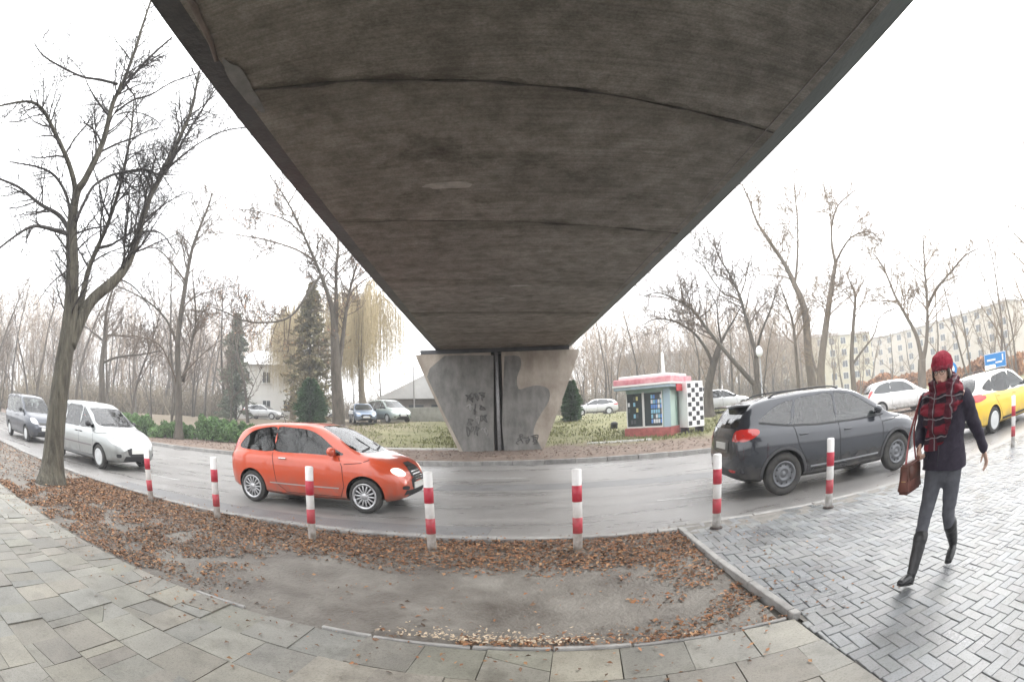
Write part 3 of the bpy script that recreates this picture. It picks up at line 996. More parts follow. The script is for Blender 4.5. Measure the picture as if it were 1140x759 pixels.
def car_body(sp, detail=True):
    L = sp['L']
    xs = []
    n = 64
    for i in range(n + 1):
        u = -math.cos(PI * i / n)
        lin_ = -1 + 2 * i / n
        xs.append((0.55 * u + .45 * lin_) * L / 2)
    bm = bmesh.new()
    rings = []
    for x in xs:
        zr, zb, zs, hw = interp(sp['zr'], x), interp(sp['zb'], x), interp(sp['zs'], x), interp(sp['hw'], x)
        zs = min(zs, zr - .02)
        tum = sp.get('tum', .32)
        pts = [(0, zb), (hw * .55, zb), (hw - .13, zb + .005), (hw - .035, zb + .06), (hw - .008, zb + .16 * 1)]
        lo, hi = zb + .16, zs - .05
        if hi < lo + .03: hi = lo + .03
        zs2 = max(zs, hi + .02)
        for t in (.3, .62, .88):
            bulge = sp.get('bulge', .012) * math.sin(PI * t)
            pts.append((hw + bulge, lo + (hi - lo) * t))
        pts.append((hw - .012, hi + .01))
        pts.append((hw - .045, zs2))
        g = max(zr - zs2, .015)
        ys = hw - .055
        re = ys - tum * max(0, g - .07) - .03
        re = max(re, hw * .45)
        gz = max(g - .07, g * .35)
        pts.append((ys + (re - ys) * .06, zs2 + gz * .06))
        pts.append((ys + (re - ys) * .35, zs2 + gz * .35))
        pts.append((ys + (re - ys) * .68, zs2 + gz * .68))
        pts.append((re, zs2 + gz))
        pts.append((re - .035, zs2 + gz + (g - gz) * .42))
        pts.append((re - .10, zs2 + gz + (g - gz) * .68))
        pts.append((re * .5, zr - (g - gz) * .08))
        pts.append((0, zr))
        ring = [bm.verts.new((x, y, z)) for y, z in pts] + [bm.verts.new((x, -y, z)) for y, z in reversed(pts[1:-1])]
        rings.append(ring)
    for a, b in zip(rings, rings[1:]):
        m = len(a)
        for k in range(m):
            bm.faces.new((a[k], b[k], b[(k + 1) % m], a[(k + 1) % m]))
    bm.faces.new(rings[0]); bm.faces.new(list(reversed(rings[-1])))
    bmesh.ops.recalc_face_normals(bm, faces=bm.faces)
    # wheel arches, window openings and the cabin behind them
    R = sp['R']
    bvh0 = BVHTree.FromBMesh(bm)
    me = bpy.data.meshes.new('b'); bm.to_mesh(me); bm.free()
    o_ = bpy.data.objects.new('b', me); COL.objects.link(o_)
    cut = bmesh.new()
    for ax in (sp['xf'], sp['xr']):
        for sg in (1, -1):
            W2 = sp['W'] / 2
            y0, y1 = sg * (W2 - .33), sg * (W2 + .2)
            vs = []
            for y in (y0, y1):
                vs.append([cut.verts.new((ax + (R + .045) * math.cos(2 * PI * k / 40), y, R + .01 + (R + .045) * math.sin(2 * PI * k / 40))) for k in range(40)])
            fs = [cut.faces.new(vs[0]), cut.faces.new(vs[1])]
            for k in range(40): fs.append(cut.faces.new((vs[0][k], vs[0][(k + 1) % 40], vs[1][(k + 1) % 40], vs[1][k])))
            bmesh.ops.recalc_face_normals(cut, faces=fs)
    mc_ = bpy.data.meshes.new('c'); cut.to_mesh(mc_); cut.free()
    oc = bpy.data.objects.new('c', mc_); COL.objects.link(oc)
    md = o_.modifiers.new('x', 'BOOLEAN'); md.operation = 'DIFFERENCE'; md.object = oc; md.solver = 'EXACT'
    extra = []
    if detail:
        def addcut(bmc):
            bmesh.ops.recalc_face_normals(bmc, faces=bmc.faces)
            m2 = bpy.data.meshes.new('c'); bmc.to_mesh(m2); bmc.free()
            o2 = bpy.data.objects.new('c', m2); COL.objects.link(o2); extra.append(o2)
            d2 = o_.modifiers.new('x', 'BOOLEAN'); d2.operation = 'DIFFERENCE'; d2.object = o2; d2.solver = 'EXACT'
        cb = bmesh.new()
        rings = []
        x0, x1 = sp['cab']
        for i in range(22):
            x = x0 + (x1 - x0) * i / 21
            zr, zs, hw = interp(sp['zr'], x), interp(sp['zs'], x), interp(sp['hw'], x)
            g = max(zr - zs, .02)
            re = max(hw - .055 - sp.get('tum', .32) * max(0, g - .07) - .03, hw * .45)
            zt = max(zr - .055, zs + .015)
            pts = [(0, zs - .42), (hw - .13, zs - .42), (hw - .10, zs - .05), (hw - .115, zs + .01), (max(.2, re - .045), max(zt - .07, zs + .012)), (max(.15, re - .14), zt - .01), (0, zt)]
            rings.append([cb.verts.new((x, y, z)) for y, z in pts] + [cb.verts.new((x, -y, z)) for y, z in reversed(pts[1:-1])])
        for a, b in zip(rings, rings[1:]):
            for k in range(len(a)): cb.faces.new((a[k], a[(k + 1) % len(a)], b[(k + 1) % len(b)], b[k]))
        cb.faces.new(rings[0]); cb.faces.new(rings[-1])
        addcut(cb)
        for p_ in sp['side']:
            q = bmesh.new(); xzprism(q, [(p.x, p.y) for p in smooth_outline(p_, 3)], -1.3, 1.3); addcut(q)
        for p_, xa, xb in ((sp['ws'], sp['cab'][1] - .75, 3), (sp['rw'], -3, sp['cab'][0] + .45)):
            q = bmesh.new()
            P2 = smooth_outline(p_, 3)
            A_ = [q.verts.new((xa, p.x, p.y)) for p in P2]; B2 = [q.verts.new((xb, p.x, p.y)) for p in P2]
            q.faces.new(A_); q.faces.new(B2)
            for k in range(len(P2)): q.faces.new((A_[k], A_[(k + 1) % len(P2)], B2[(k + 1) % len(P2)], B2[k]))
            addcut(q)
    dg = bpy.context.evaluated_depsgraph_get()
    dg.update()
    res = bpy.data.meshes.new_from_object(o_.evaluated_get(dg))
    bpy.data.objects.remove(o_); bpy.data.objects.remove(oc)
    for o2 in extra: bpy.data.objects.remove(o2)
    bm = bmesh.new(); bm.from_mesh(res); bpy.data.meshes.remove(res)
    W2 = sp['W'] / 2
    for f in bm.faces:
        c = f.calc_center_median()
        f.material_index = 0
        f.smooth = True
        hit = bvh0.find_nearest(c)
        if hit[3] > .0045:
            f.material_index = 1; f.smooth = False
        elif c.z < interp(sp['zb'], c.x) + .02: f.material_index = 1
    for e in bm.edges:
        if len(e.link_faces) == 2 and (e.link_faces[0].material_index != e.link_faces[1].material_index or e.calc_face_angle(0) > .75): e.smooth = False
    return bm, bvh0

def wheel(sp, style):
    R, wd = sp['R'], .2
    bm = bmesh.new()
    rr = R * sp.get('rimr', .66)
    lathe(bm, [(rr, -wd / 2 + .012), (R * .86, -wd / 2), (R * .96, -wd / 2 + .014), (R, -wd / 2 + .04), (R, wd / 2 - .04), (R * .96, wd / 2 - .014), (R * .86, wd / 2), (rr, wd / 2 - .012), (rr, -wd / 2 + .012)], 40, 'y', caps=False)
    ty = obj('wheel', bm, m_tyre, None, True)
    bm = bmesh.new()
    y = wd / 2
    if style == 'spokes':
        lathe(bm, [(rr, y - .03), (rr + .012, y - .002), (rr - .006, y + .002), (rr - .03, y - .012), (rr - .035, y - .09)], 40, 'y', caps=False)
        lathe(bm, [(.065, y - .05), (.062, y - .012), (.03, y - .002), (.002, y)], 20, 'y')
        k = sp.get('spk', 12)
        for i in range(k):
            q = 2 * PI * i / k
            rot = Matrix.Rotation(-q, 4, 'Y')
            for dy in (1,):
                c = rot @ Vector((rr * .53, y - .024, 0))
                box(bm, c, (rr * .95, .022, .028 if k > 8 else .06), rot=rot, bev=.006)
        mt_ = m_alloy
    elif style == 'steel':
        lathe(bm, [(rr, y - .03), (rr + .01, y - .004), (rr - .012, y), (rr - .035, y - .03), (rr - .05, y - .055), (rr * .62, y - .03), (rr * .5, y - .012), (rr * .40, y - .014), (rr * .32, y - .04), (.045, y - .04), (.04, y - .02), (.002, y - .018)], 32, 'y', caps=False)
        mt_ = m_steelrim
    else:
        lathe(bm, [(rr, y - .03), (rr + .01, y - .002), (rr - .02, y + .004), (rr * .75, y - .012), (rr * .45, y + .006), (.05, y + .01), (.002, y + .008)], 32, 'y', caps=False)
        mt_ = m_hub
    rim = obj('rim', bm, mt_, ty, True)
    if style != 'hub':
        bm = bmesh.new()
        lathe(bm, [(rr + .004, y - .085), (rr + .004, y - .075), (.01, y - .075)], 24, 'y')
        if style == 'steel':
            for i in range(10):
                q = 2 * PI * i / 10
                c = Vector((rr * .73 * math.cos(q), y - .034, rr * .73 * math.sin(q)))
                lathe(bm, [(.016, -.012), (.016, .004), (.001, .004)], 10, 'y', c)
        obj('brake', bm, m_blackpl, ty)
    return ty

def build_car(name, label, cat, sp, s, n_, heading=0.0, group=None, z=RZ, detail=True):
    c = rd(s, n_, z)
    root = thing(name, label, cat, c, ROADROT + heading, group)
    bm, bvh = car_body(sp, detail)
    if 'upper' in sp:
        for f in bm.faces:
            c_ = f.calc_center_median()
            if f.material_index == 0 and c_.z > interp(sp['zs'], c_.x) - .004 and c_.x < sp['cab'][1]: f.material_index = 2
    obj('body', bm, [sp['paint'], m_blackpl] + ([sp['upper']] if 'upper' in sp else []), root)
    W2, R = sp['W'] / 2, sp['R']
    # wheels
    w0 = wheel(sp, sp.get('rim', 'spokes'))
    first = True
    for ax in (sp['xf'], sp['xr']):
        for sg in (-1, 1):
            w_ = w0 if first else w0.copy()
            if not first:
                COL.objects.link(w_)
                for ch in [k for k in COL.objects if k.parent == w0]:
                    d_ = ch.copy(); COL.objects.link(d_); d_.parent = w_
            first = False
            w_.parent = root
            w_.location = (ax, sg * (W2 - .115), R)
            w_.rotation_euler = (0, rnd.random() * 3, PI if sg < 0 else 0)
            w_.rotation_mode = 'XYZ'
    # glass
    gl = (m_pane_b if sp.get('bright') else m_pane) if detail else m_glass
    GO = -.006 if detail else .004
    for poly_ in sp['side']:
        for sg in (-1, 1):
            obj('side_window', decal(bvh, poly_, 'y', sg, GO, sm=3), gl, root, True)
    obj('windscreen', decal(bvh, sp['ws'], 'x', 1, GO, sm=3), gl, root, True)
    obj('rear_window', decal(bvh, sp['rw'], 'x', -1, GO, sm=3), gl, root, True)
    for poly_ in sp.get('trim', []):
        for sg in (-1, 1):
            obj('window_trim', ribbon(bvh, poly_, 'y', sg, .0065, .03), sp.get('trimmat', m_blackpl), root)
    if detail:
        x0, x1 = sp['cab']
        bz = interp(sp['zs'], 0) - .42
        hwi = W2 - .17
        for (xx, yy, ww) in ((sp.get('seat', .1), -.36, .48), (sp.get('seat', .1), .36, .48), (sp.get('seat', .1) - .85, 0, 1.2)):
            q = bmesh.new()
            box(q, (xx + .1, yy, bz + .12), (.5, ww, .2), bev=.05)
            box(q, (xx - .2, yy, bz + .42), (.14, ww, .62), rot=Matrix.Rotation(-.2, 4, 'Y'), bev=.05)
            for hy in ((0,) if ww < 1 else (-.38, .38)):
                box(q, (xx - .27, yy + hy, bz + .80), (.09, .26, .17), rot=Matrix.Rotation(-.15, 4, 'Y'), bev=.035)
            obj('car_seat', q, m_seat, root, True)
        q = bmesh.new(); box(q, (sp['dash'], 0, bz + .38), (.34, hwi * 1.75, .22), bev=.06); obj('dashboard', q, m_blackpl, root, True)
        T = Tubes(); c0 = Vector((sp['dash'] - .26, .36, bz + .47))
        T.tube([c0 + Vector((.10 * math.sin(a), .18 * math.cos(a), .16 * math.sin(a))) for a in [2 * PI * k / 20 for k in range(21)]], [.013] * 21, 6)
        T.build('steering_wheel', m_blackpl, root)
    # doors
    for poly_ in sp.get('doors', []):
        for sg in (-1, 1):
            obj('door_gap', ribbon(bvh, poly_, 'y', sg, .003, .011), m_gap, root)
    for (x, zz) in sp.get('handles', []):
        for sg in (-1, 1):
            loc, _, d = ray_hit(bvh, 'y', sg, x, zz)
            if loc:
                obj('door_handle', B((x, loc.y + sg * .018, zz), (.17, .03, .028), bev=.01), sp.get('handlemat', sp['paint']), root, True)
    # sill / side moulding
    for (x0, x1, zz, h, mt_) in sp.get('mould', []):
        for sg in (-1, 1):
            obj('side_moulding', ribbon(bvh, [(x0, zz), (x1, zz)], 'y', sg, .008, h), mt_, root)
    # lamps and grille
    for nm, pts, axis, mt_ in sp.get('lamps', []):
        for sg in (1, -1):
            if axis == 'y': bm = decal(bvh, pts, 'y', sg, .007, .04, sm=3)
            else: bm = decal(bvh, [(a * sg, b) for a, b in pts] if sg > 0 else [(a * sg, b) for a, b in reversed(pts)], 'x', 1 if axis == 'f' else -1, .007, .04, sm=3)
            obj(nm, bm, mt_, root, True)
    if sp.get('arch'):
        for ax in (sp['xf'], sp['xr']):
            for sg in (-1, 1):
                arc = [(ax + (R + .072) * math.cos(a), R + .01 + (R + .072) * math.sin(a)) for a in [math.radians(-12 + 204 * k / 24) for k in range(25)]]
                obj('arch_trim', ribbon(bvh, arc, 'y', sg, .012, .05), sp['arch'], root, True)
    for nm, pts, axis, mt_ in sp.get('front', []):
        obj(nm, decal(bvh, pts, 'x', 1 if axis == 'f' else -1, .006, .04, sm=0), mt_, root, True)
    if 'slats' in sp:
        y0, y1, z0, z1, k, mt_ = sp['slats']
        g = bmesh.new()
        for i in range(k):
            zz = z0 + (z1 - z0) * (i + .5) / k
            for q in [ribbon(bvh, [(y0, zz), (y1, zz)], 'x', 1, .014, (z1 - z0) / k * .35)]:
                g = merge(g, q)
        obj('grille_bars', g, mt_, root)
    for sgn in (1, -1):
        zz = sp['platez'][0] if sgn > 0 else sp['platez'][1]
        loc, _, _ = ray_hit(bvh, 'x', sgn, 0, zz)
        if loc:
            obj('licence_plate', B((loc.x + sgn * .012, 0, zz), (.02, .52, .11), bev=.004), m_plate, root)
    # mirrors
    mx_, mz = sp['mirror']
    for sg in (-1, 1):
        loc, _, _ = ray_hit(bvh, 'y', sg, mx_, mz)
        if loc is None: continue
        bm = bmesh.new()
        bmesh.ops.create_uvsphere(bm, u_segments=14, v_segments=8, radius=1, matrix=Matrix.Translation((mx_ + .02, loc.y + sg * .13, mz + .03)) @ Matrix.Diagonal((.075, .11, .08, 1)))
        box(bm, (mx_ + .03, loc.y + sg * .04, mz - .02), (.05, .12, .04), bev=.01)
        obj('mirror', bm, sp.get('mirrormat', sp['paint']), root, True)
    # wipers
    for q in sp.get('wipers', []):
        obj('wiper', ribbon(bvh, q, 'x', 1, .02, .018), m_blackpl, root)
    if 'rails' in sp:
        x0, x1, y = sp['rails']
        for sg in (-1, 1):
            T = Tubes()
            pts, rr = [], []
            for i in range(13):
                x = x0 + (x1 - x0) * i / 12
                loc, _, _ = ray_hit(bvh, 'z', 1, x, sg * y)
                lift = .05 * min(1, min(i, 12 - i) / 1.2)
                pts.append(Vector((x, sg * y, loc.z + lift))); rr.append(.014)
            T.tube(pts, rr, 6); T.build('roof_rail', sp.get('railmat', m_blackpl), root)
    if 'antenna' in sp:
        x = sp['antenna']
        loc, _, _ = ray_hit(bvh, 'z', 1, x, 0)
        T = Tubes(); T.tube([loc, loc + Vector((-.14, 0, .32))], [.006, .003], 5); T.build('antenna', m_blackpl, root)
    if 'spoiler' in sp:
        x, zz, hw_ = sp['spoiler']
        bm = bmesh.new()
        prism(bm, [(x - .16, -hw_ * .94), (x + .14, -hw_), (x + .14, hw_), (x - .16, hw_ * .94)], zz - .035, zz)
        bmesh.ops.bevel(bm, geom=bm.edges[:], offset=.012, segments=2, affect='EDGES')
        obj('spoiler', bm, sp['paint'], root, True)
    return root, bvh

def paint(name, col, coat=1.0, rough=.35, metal=.3):
    return grime(M(name, col, rough, metal, var=.06, vscale=1.2, coat=coat), .22, .62, (.15, .135, .115), .65)

RED = dict(cab=(-1.62, 0.98), dash=0.62, seat=0.02, L=3.80, W=1.70, R=.30, xf=1.19, xr=-1.24, rimr=.72, spk=14, rim='spokes', paint=paint('red_orange_paint', (.56, .075, .025), metal=.1),
    zr=[(-1.90, .56), (-1.885, .80), (-1.85, .98), (-1.74, 1.20), (-1.55, 1.40), (-1.2, 1.495), (-.6, 1.535), (-.1, 1.53), (.25, 1.475), (.55, 1.335), (.85, 1.165), (1.10, 1.035), (1.35, .965), (1.6, .875), (1.77, .76), (1.87, .62), (1.90, .50)],
    zb=[(-1.90, .42), (-1.8, .28), (-1.5, .22), (0, .19), (1.5, .20), (1.8, .25), (1.90, .38)],
    zs=[(-1.90, .54), (-1.85, .90), (-1.6, .965), (-.6, .965), (.3, .945), (1.0, .905), (1.4, .84), (1.7, .70), (1.9, .47)],
    hw=[(-1.90, .56), (-1.84, .70), (-1.65, .79), (-1.3, .835), (-.5, .845), (.6, .845), (1.2, .835), (1.5, .79), (1.72, .68), (1.84, .53), (1.90, .38)],
    tum=.34,
    side=[[(.78, .985), (.60, 1.10), (.30, 1.30), (.02, 1.405), (-.34, 1.435), (-.66, 1.435), (-.66, 1.2), (-.66, 1.005), (0, .99)],
          [(-.70, 1.005), (-.70, 1.2), (-.70, 1.432), (-1.05, 1.41), (-1.32, 1.33), (-1.50, 1.19), (-1.58, 1.04), (-1.3, 1.0)]],
    ws=[(-.62, 1.04), (0, 1.01), (.62, 1.04), (.53, 1.30), (.45, 1.455), (0, 1.49), (-.45, 1.455), (-.53, 1.30)],
    rw=[(-.52, 1.05), (0, 1.03), (.52, 1.05), (.44, 1.36), (0, 1.40), (-.44, 1.36)],
    doors=[[(.72, .95), (.80, .80), (.82, .45), (.74, .27), (-.40, .27), (-.62, .42), (-.70, .98)], [(1.28, .92), (1.15, .87), (.84, .84)]],
    handles=[(-.45, .885)], handlemat=m_chrome,
    mould=[(-.78, .72, .42, .022, M('silver_strip', (.55, .53, .52), .3, metal=.7))],
    lamps=[('headlamp', [(.42, .69), (.50, .77), (.63, .78), (.69, .72), (.62, .65), (.49, .635)], 'f', m_lit),
           ('fog_lamp', [(.44, .40), (.58, .42), (.58, .47), (.44, .46)], 'f', m_blackpl),
           ('tail_lamp', [(.56, .80), (.70, .82), (.68, 1.12), (.60, 1.15)], 'b', m_red)],
    front=[('grille', [(-.20, .52), (.20, .52), (.27, .62), (.24, .74), (.15, .84), (-.15, .84), (-.24, .74), (-.27, .62)], 'f', m_blackpl),
           ('lower_grille', [(-.55, .31), (.55, .31), (.50, .39), (-.50, .39)], 'f', m_blackpl)],
    slats=(-.2, .2, .53, .80, 6, m_chrome), platez=(.45, .62), mirror=(.60, 1.02), antenna=-.9,
    wipers=[[(-.5, 1.05), (-.05, 1.09)], [(.05, 1.04), (.52, 1.09)]])
build_car('red_hatchback', 'small red-orange hatchback with a lit headlamp driving past the striped bollards', 'car', RED, -4.66, 8.34)

SUV = dict(bright=1, arch=M('arch_plastic', (.055, .055, .058), .5), cab=(-1.88, 1.12), dash=0.76, seat=0.1, L=4.40, W=1.86, R=.355, xf=1.33, xr=-1.31, rimr=.60, rim='steel', paint=paint('slate_grey_paint', (.026, .029, .037), metal=.35, rough=.22),
    zr=[(-2.20, .60), (-2.185, .86), (-2.15, 1.06), (-2.05, 1.28), (-1.88, 1.50), (-1.7, 1.60), (-1.2, 1.67), (-.5, 1.705), (0, 1.695), (.35, 1.635), (.65, 1.50), (.95, 1.31), (1.22, 1.14), (1.5, 1.07), (1.85, .98), (2.05, .87), (2.16, .72), (2.20, .58)],
    zb=[(-2.20, .48), (-2.1, .33), (-1.8, .27), (0, .24), (1.7, .26), (2.05, .30), (2.20, .46)],
    zs=[(-2.20, .58), (-2.14, 1.0), (-1.9, 1.13), (-1.0, 1.10), (0, 1.05), (1.0, 1.01), (1.5, .97), (1.9, .86), (2.2, .55)],
    hw=[(-2.20, .62), (-2.13, .78), (-1.9, .87), (-1.5, .915), (-.5, .905), (.6, .905), (1.35, .92), (1.75, .87), (2.0, .76), (2.14, .60), (2.20, .45)],
    tum=.33, bulge=.02, glass=m_glass_lt,
    side=[[(.95, 1.12), (.62, 1.36), (.30, 1.53), (.02, 1.585), (-.10, 1.59), (-.12, 1.3), (-.12, 1.10), (.4, 1.10)],
          [(-.18, 1.10), (-.18, 1.3), (-.18, 1.59), (-.6, 1.59), (-.95, 1.56), (-1.02, 1.35), (-1.12, 1.15), (-.6, 1.12)],
          [(-1.18, 1.17), (-1.10, 1.37), (-1.03, 1.55), (-1.35, 1.49), (-1.60, 1.36), (-1.72, 1.25)]],
    ws=[(-.70, 1.14), (0, 1.11), (.70, 1.14), (.60, 1.40), (.50, 1.60), (0, 1.64), (-.50, 1.60), (-.60, 1.40)],
    rw=[(-.62, 1.19), (0, 1.17), (.62, 1.19), (.58, 1.36), (.50, 1.52), (0, 1.55), (-.50, 1.52), (-.58, 1.36)],
    trim=[[(1.0, 1.10), (.4, 1.085), (-.6, 1.105), (-1.2, 1.15), (-1.74, 1.24)]],
    doors=[[(.90, 1.09), (.93, .85), (.90, .50), (.82, .37), (-.10, .36), (-.14, .6), (-.14, 1.09)],
           [(-.16, .36), (-.72, .37), (-.88, .55), (-1.02, .80), (-1.10, 1.12)], [(1.5, 1.03), (1.2, .98), (.95, .97)]],
    handles=[(.05, .95), (-.92, .98)], 
    mould=[(-.78, .80, .42, .03, M('sill_strip', (.32, .33, .35), .3, metal=.6)), (-.8, .84, .31, .12, m_blackpl)],
    lamps=[('tail_lamp', [(.58, .99), (.68, .97), (.79, .98), (.79, 1.10), (.76, 1.16), (.70, 1.15), (.62, 1.12)], 'b', m_red),
           ('tail_lamp', [(-2.12, .99), (-2.0, .97), (-1.80, 1.05), (-1.76, 1.13), (-1.88, 1.16), (-2.09, 1.14)], 'y', m_red),
           ('headlamp', [(.45, .80), (.70, .84), (.72, .93), (.50, .90)], 'f', m_lampw),
           ('reflector', [(.52, .46), (.70, .46), (.70, .50), (.52, .50)], 'b', m_red)],
    front=[('grille', [(-.38, .72), (.38, .72), (.42, .86), (-.42, .86)], 'f', m_blackpl),
           ('tailgate_panel', [(-.40, .78), (.40, .78), (.44, .99), (-.44, .99)], 'b', M('gate_dark', (.03, .032, .037), .3, coat=1)),
           ('rear_bumper', [(-.72, .33), (.72, .33), (.80, .50), (-.80, .50)], 'b', m_blackpl)],
    platez=(.55, .88), mirror=(.78, 1.17), rails=(-1.45, .05, .56), antenna=-1.25, spoiler=(-1.86, 1.55, .56),
    wipers=[[(-.55, 1.17), (-.05, 1.2)], [(.05, 1.15), (.58, 1.2)]])
suv, _ = build_car('grey_suv', 'dark grey five-door off-roader with steel wheels parked beside the pavers', 'car', SUV, 4.76, 8.38)

MINI = dict(bright=1, cab=(-2.2, 1.34), dash=0.98, seat=0.35, L=4.95, W=1.92, R=.325, xf=1.52, xr=-1.5, rimr=.66, rim='hub', paint=paint('silver_paint', (.33, .345, .34), metal=.5, rough=.3),
    zr=[(-2.47, .62), (-2.45, .9), (-2.40, 1.2), (-2.28, 1.55), (-2.1, 1.69), (-1.5, 1.76), (-.5, 1.79), (.1, 1.76), (.45, 1.67), (.85, 1.46), (1.25, 1.23), (1.45, 1.12), (1.75, 1.05), (2.1, .95), (2.33, .80), (2.43, .66), (2.47, .52)],
    zb=[(-2.47, .45), (-2.3, .28), (-2, .23), (0, .21), (2, .22), (2.35, .26), (2.47, .40)],
    zs=[(-2.47, .6), (-2.4, 1.0), (-2, 1.06), (0, 1.03), (1.2, .99), (1.7, .93), (2.1, .83), (2.4, .64), (2.47, .5)],
    hw=[(-2.47, .72), (-2.4, .85), (-2.1, .93), (-1, .95), (1.2, .95), (1.7, .92), (2.1, .84), (2.33, .70), (2.43, .55), (2.47, .42)],
    tum=.30, glass=m_glass, wsglass=m_glass_lt,
    side=[[(1.22, 1.08), (.95, 1.27), (.62, 1.47), (.42, 1.575), (.32, 1.6), (.30, 1.3), (.30, 1.06), (.8, 1.06)],
          [(.22, 1.06), (.22, 1.3), (.22, 1.62), (-.3, 1.655), (-.85, 1.65), (-.86, 1.35), (-.86, 1.07), (-.3, 1.06)],
          [(-.94, 1.07), (-.94, 1.35), (-.94, 1.65), (-1.6, 1.63), (-2.05, 1.58), (-2.12, 1.3), (-2.14, 1.1), (-1.5, 1.08)]],
    ws=[(-.74, 1.15), (0, 1.12), (.74, 1.15), (.66, 1.42), (.57, 1.67), (0, 1.72), (-.57, 1.67), (-.66, 1.42)],
    rw=[(-.68, 1.1), (.68, 1.1), (.58, 1.55), (-.58, 1.55)],
    doors=[[(1.24, 1.03), (1.24, .6), (1.14, .34), (.30, .33), (.26, .6), (.26, 1.06)], [(.2, .33), (-.85, .33), (-.9, .6), (-.9, 1.06)], [(1.95, 1.0), (1.7, .95), (1.3, .95)]],
    handles=[(.42, .93), (.12, .93)], handlemat=m_blackpl,
    mould=[(-1.12, 1.14, .60, .035, M('grey_moulding', (.16, .14, .15), .5)), (-1.12, 1.14, .30, .07, M('grey_moulding2', (.2, .2, .2), .5))],
    lamps=[('headlamp', [(.46, .69), (.62, .66), (.80, .72), (.84, .84), (.70, .84), (.48, .80)], 'f', m_lampw),
           ('fog_lamp', [(.62, .38), (.72, .38), (.73, .46), (.62, .46)], 'f', m_blackpl),
           ('tail_lamp', [(.74, .8), (.86, .8), (.8, 1.3), (.72, 1.3)], 'b', m_red)],
    front=[('grille', [(-.36, .70), (.36, .70), (.40, .80), (-.40, .80)], 'f', M('grille_grey', (.25, .25, .25), .35, metal=.5)),
           ('lower_grille', [(-.56, .26), (.56, .26), (.48, .41), (-.48, .41)], 'f', m_blackpl)],
    slats=(-.36, .36, .70, .80, 3, m_chrome), platez=(.53, .8), mirror=(.98, 1.14), mirrormat=m_blackpl,
    wipers=[[(-.62, 1.18), (-.08, 1.2)], [(0, 1.15), (.6, 1.2)]])
build_car('silver_minivan', 'silver minivan with black mirrors behind the big forked tree', 'van', MINI, -13.35, 8.40)

VAN = dict(cab=(-1.95, 1.2), dash=0.86, seat=0.2, L=4.35, W=1.80, R=.31, xf=1.35, xr=-1.35, rimr=.64, rim='hub', paint=paint('charcoal_paint', (.035, .042, .058), metal=.3),
    zr=[(-2.17, .62), (-2.16, 1.0), (-2.12, 1.45), (-2.0, 1.72), (-1.7, 1.80), (-.5, 1.83), (.2, 1.80), (.5, 1.70), (.8, 1.50), (1.1, 1.28), (1.3, 1.15), (1.6, 1.07), (1.9, .96), (2.08, .8), (2.17, .58)],
    zb=[(-2.17, .42), (-2, .27), (0, .22), (1.8, .23), (2.05, .28), (2.17, .42)],
    zs=[(-2.17, .6), (-2.1, 1.08), (0, 1.06), (1.1, 1.02), (1.6, .95), (2.0, .8), (2.17, .55)],
    hw=[(-2.17, .74), (-2.1, .83), (-1.8, .88), (1.2, .885), (1.6, .85), (1.95, .74), (2.1, .6), (2.17, .45)],
    tum=.16, 
    side=[[(1.02, 1.12), (.75, 1.34), (.5, 1.55), (.38, 1.66), (.22, 1.68), (.2, 1.1), (.6, 1.1)],
          [(.12, 1.1), (.12, 1.69), (-.8, 1.70), (-.82, 1.1)], [(-.9, 1.1), (-.9, 1.7), (-1.8, 1.66), (-1.9, 1.12)]],
    ws=[(-.72, 1.17), (0, 1.14), (.72, 1.17), (.66, 1.45), (.6, 1.70), (0, 1.75), (-.6, 1.70), (-.66, 1.45)],
    rw=[(-.66, 1.15), (.66, 1.15), (.6, 1.6), (-.6, 1.6)], wsglass=m_glass_lt,
    doors=[[(1.08, 1.05), (1.05, .5), (.95, .33), (.2, .33), (.17, 1.08)], [(.12, .33), (-.85, .33), (-.87, 1.08)]],
    handles=[(.3, .98), (.0, .98)],
    lamps=[('headlamp', [(.42, .76), (.6, .74), (.74, .8), (.72, .95), (.5, .93)], 'f', m_lampw), ('tail_lamp', [(.7, .9), (.8, .9), (.78, 1.35), (.7, 1.35)], 'b', m_red)],
    front=[('grille', [(-.35, .70), (.35, .70), (.38, .8), (-.38, .8)], 'f', m_blackpl), ('lower_grille', [(-.5, .3), (.5, .3), (.45, .44), (-.45, .44)], 'f', m_blackpl)],
    platez=(.55, .8), mirror=(.82, 1.18), mirrormat=m_blackpl, rails=(-1.7, .2, .62))
build_car('dark_van', 'dark charcoal tall van following the silver minivan', 'van', VAN, -20.95, 8.75)

